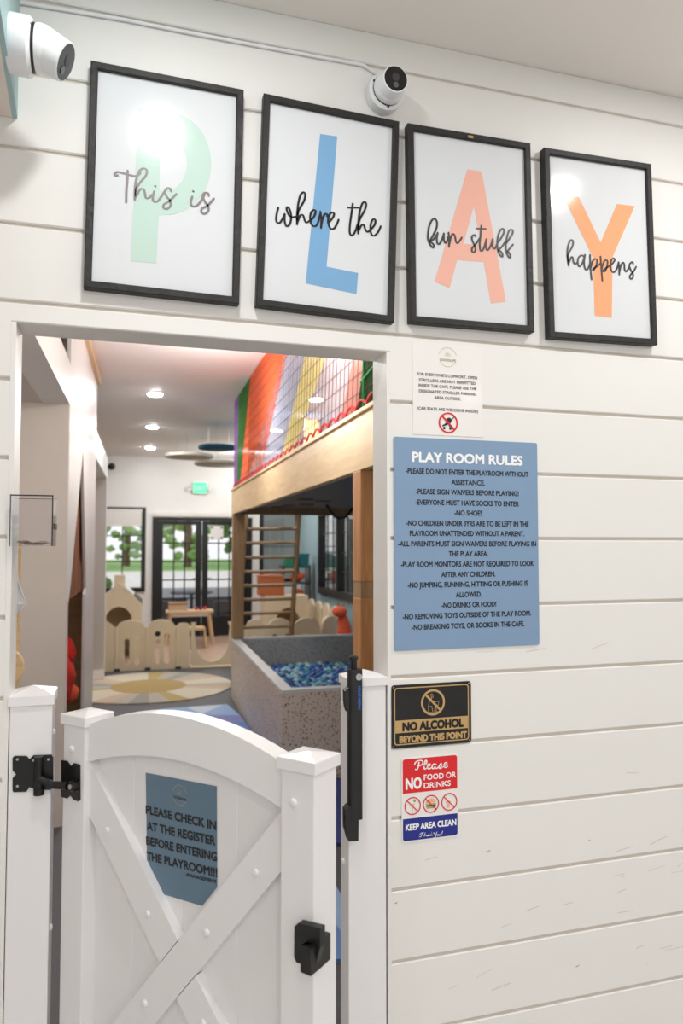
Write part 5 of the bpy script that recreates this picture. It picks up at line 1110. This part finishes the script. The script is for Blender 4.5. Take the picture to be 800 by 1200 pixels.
mb = MB(); mb.prism([(-0.14, 0.0), (-0.115, 0.0), (-0.095, 0.27), (0.115, 0.27), (0.135, 0.0), (0.16, 0.0), (0.135, 0.30), (-0.115, 0.30)], lambda p, k: (p[0], (-0.12, 0.12)[k], p[1]), M['birch']); mb.obj('bent_frame', t); MB().box(-0.11, 0.12, -0.13, 0.13, 0.30, 0.315, M['birch'], 0.005).obj('seat', t)
t = ithing('white_slide', 'low white slide ramp lying behind the U-shaped fence piece', 'toy slide', 0.62, 10.3); mb = MB(); mb.prism([(0, 0), (0.9, 0), (0.9, 0.03), (0.35, 0.06), (0, 0.16)], lambda p, k: ((-0.12, 0.14)[k], p[0] - 0.3, p[1]), M['white']); mb.obj('ramp', t); MB().box(-0.14, -0.12, -0.3, 0.5, 0, 0.18, M['white']).obj('side_edge', t)

# ------------------------------------------------------------------ outside
I(MB().box(-9, 12, FB + 0.12, 30.0, -0.25, -0.12, M['patio']), 'patio')
I(MB().box(-24, 34, 30.0, 50.0, -0.26, -0.12, M['road']), 'pavement')
I(MB().box(-60, 80, 50.0, 90, -0.27, -0.1, M['grass']), 'lawn')
def tree(a, b, h, r, m, label):
    t = ithing('tree', label, 'tree', a, b, -0.1); MB().tube([(0, 0, 0), (0.1, 0, h * 0.25), (0, 0.1, h * 0.5)], [0.32, 0.26, 0.16], M['trunk'], 8).obj('trunk', t); mb = MB()
    for k in range(95):
        an, q = random.uniform(0, 2 * pi), random.random() ** 0.5; z = 0.06 + 0.9 * random.random(); wd = r * (0.55 + 0.55 * sin(pi * min(1, z * 1.05)))
        mb.ball((wd * q * cos(an), wd * q * sin(an) * 0.7, h * z), r * random.uniform(0.09, 0.2), m, 2, (1, 1, 0.75), 0.8)
    mb.obj('crown', t)
for a, b, h, r, m, l in ((-5.2, 57, 9, 2.3, 'leaf', 'leafy tree seen through the left of the far window'), (-1.2, 62, 11, 2.2, 'leaf2', 'pale green tree seen through the right of the far window'), (3.4, 58, 10, 2.4, 'leaf2', 'pale green tree beyond the left french door'),
                         (8.6, 64, 11, 2.6, 'leaf', 'deep green tree beyond the right french door'), (13.2, 57, 9, 2.2, 'leaf2', 'pale green tree seen past the ladder through the far right window')):
    tree(a, b, h, r, M[m], l)
t = ithing('hedge', 'tall narrow green hedge outside at the left of the far window', 'hedge', -1.0, 16.5, -0.12); mb = MB()
for k in range(26): mb.ball((random.uniform(-0.2, 0.2), random.uniform(-0.2, 0.2), 0.15 + k * 0.1), 0.22, M['leaf'], 2, (1, 1, 1), 0.4)
mb.obj('foliage', t)
I(MB().box(4.3, 4.4, 5, 29, -0.2, 3.6, mat('blocker_grey', (112, 118, 112), 0.9)), 'outside_blocker')  # added wall, blocks the bright outside behind the right-hand window
def patio_chair(a, b, turn, label):
    t = ithing('patio_chair', label, 'chair', a, b, -0.12, turn); k = M['dkchair']
    MB().box(-0.32, 0.32, -0.3, 0.3, 0.34, 0.46, k, 0.03).obj('seat', t); MB().box(-0.32, 0.32, 0.24, 0.34, 0.46, 0.92, k, 0.03).obj('backrest', t)
    for s in (-1, 1):
        MB().box(s * 0.34 - 0.05, s * 0.34 + 0.05, -0.3, 0.32, 0.46, 0.66, k, 0.02).obj('armrest', t)
        for q in (-0.26, 0.28): MB().box(s * 0.34 - 0.03, s * 0.34 + 0.03, q - 0.03, q + 0.03, 0, 0.46, k).obj('leg', t)
patio_chair(0.45, 14.3, radians(70), 'dark wicker patio chair outside the left french door, left of the table'); patio_chair(1.5, 14.0, radians(-80), 'dark wicker patio chair outside, between the two french doors'); patio_chair(2.6, 14.4, radians(-60), 'dark wicker patio chair outside the right french door')
t = ithing('patio_table', 'round patio table outside the left french door', 'table', 1.0, 15.6, -0.12); MB().lathe([(0, 0.68), (0.42, 0.68), (0.44, 0.70), (0.42, 0.72), (0, 0.72)], M['dkchair'], None, 28).obj('tabletop', t); MB().lathe([(0.22, 0), (0.22, 0.03), (0.04, 0.06), (0.035, 0.68)], M['dkchair'], None, 16).obj('pedestal', t)
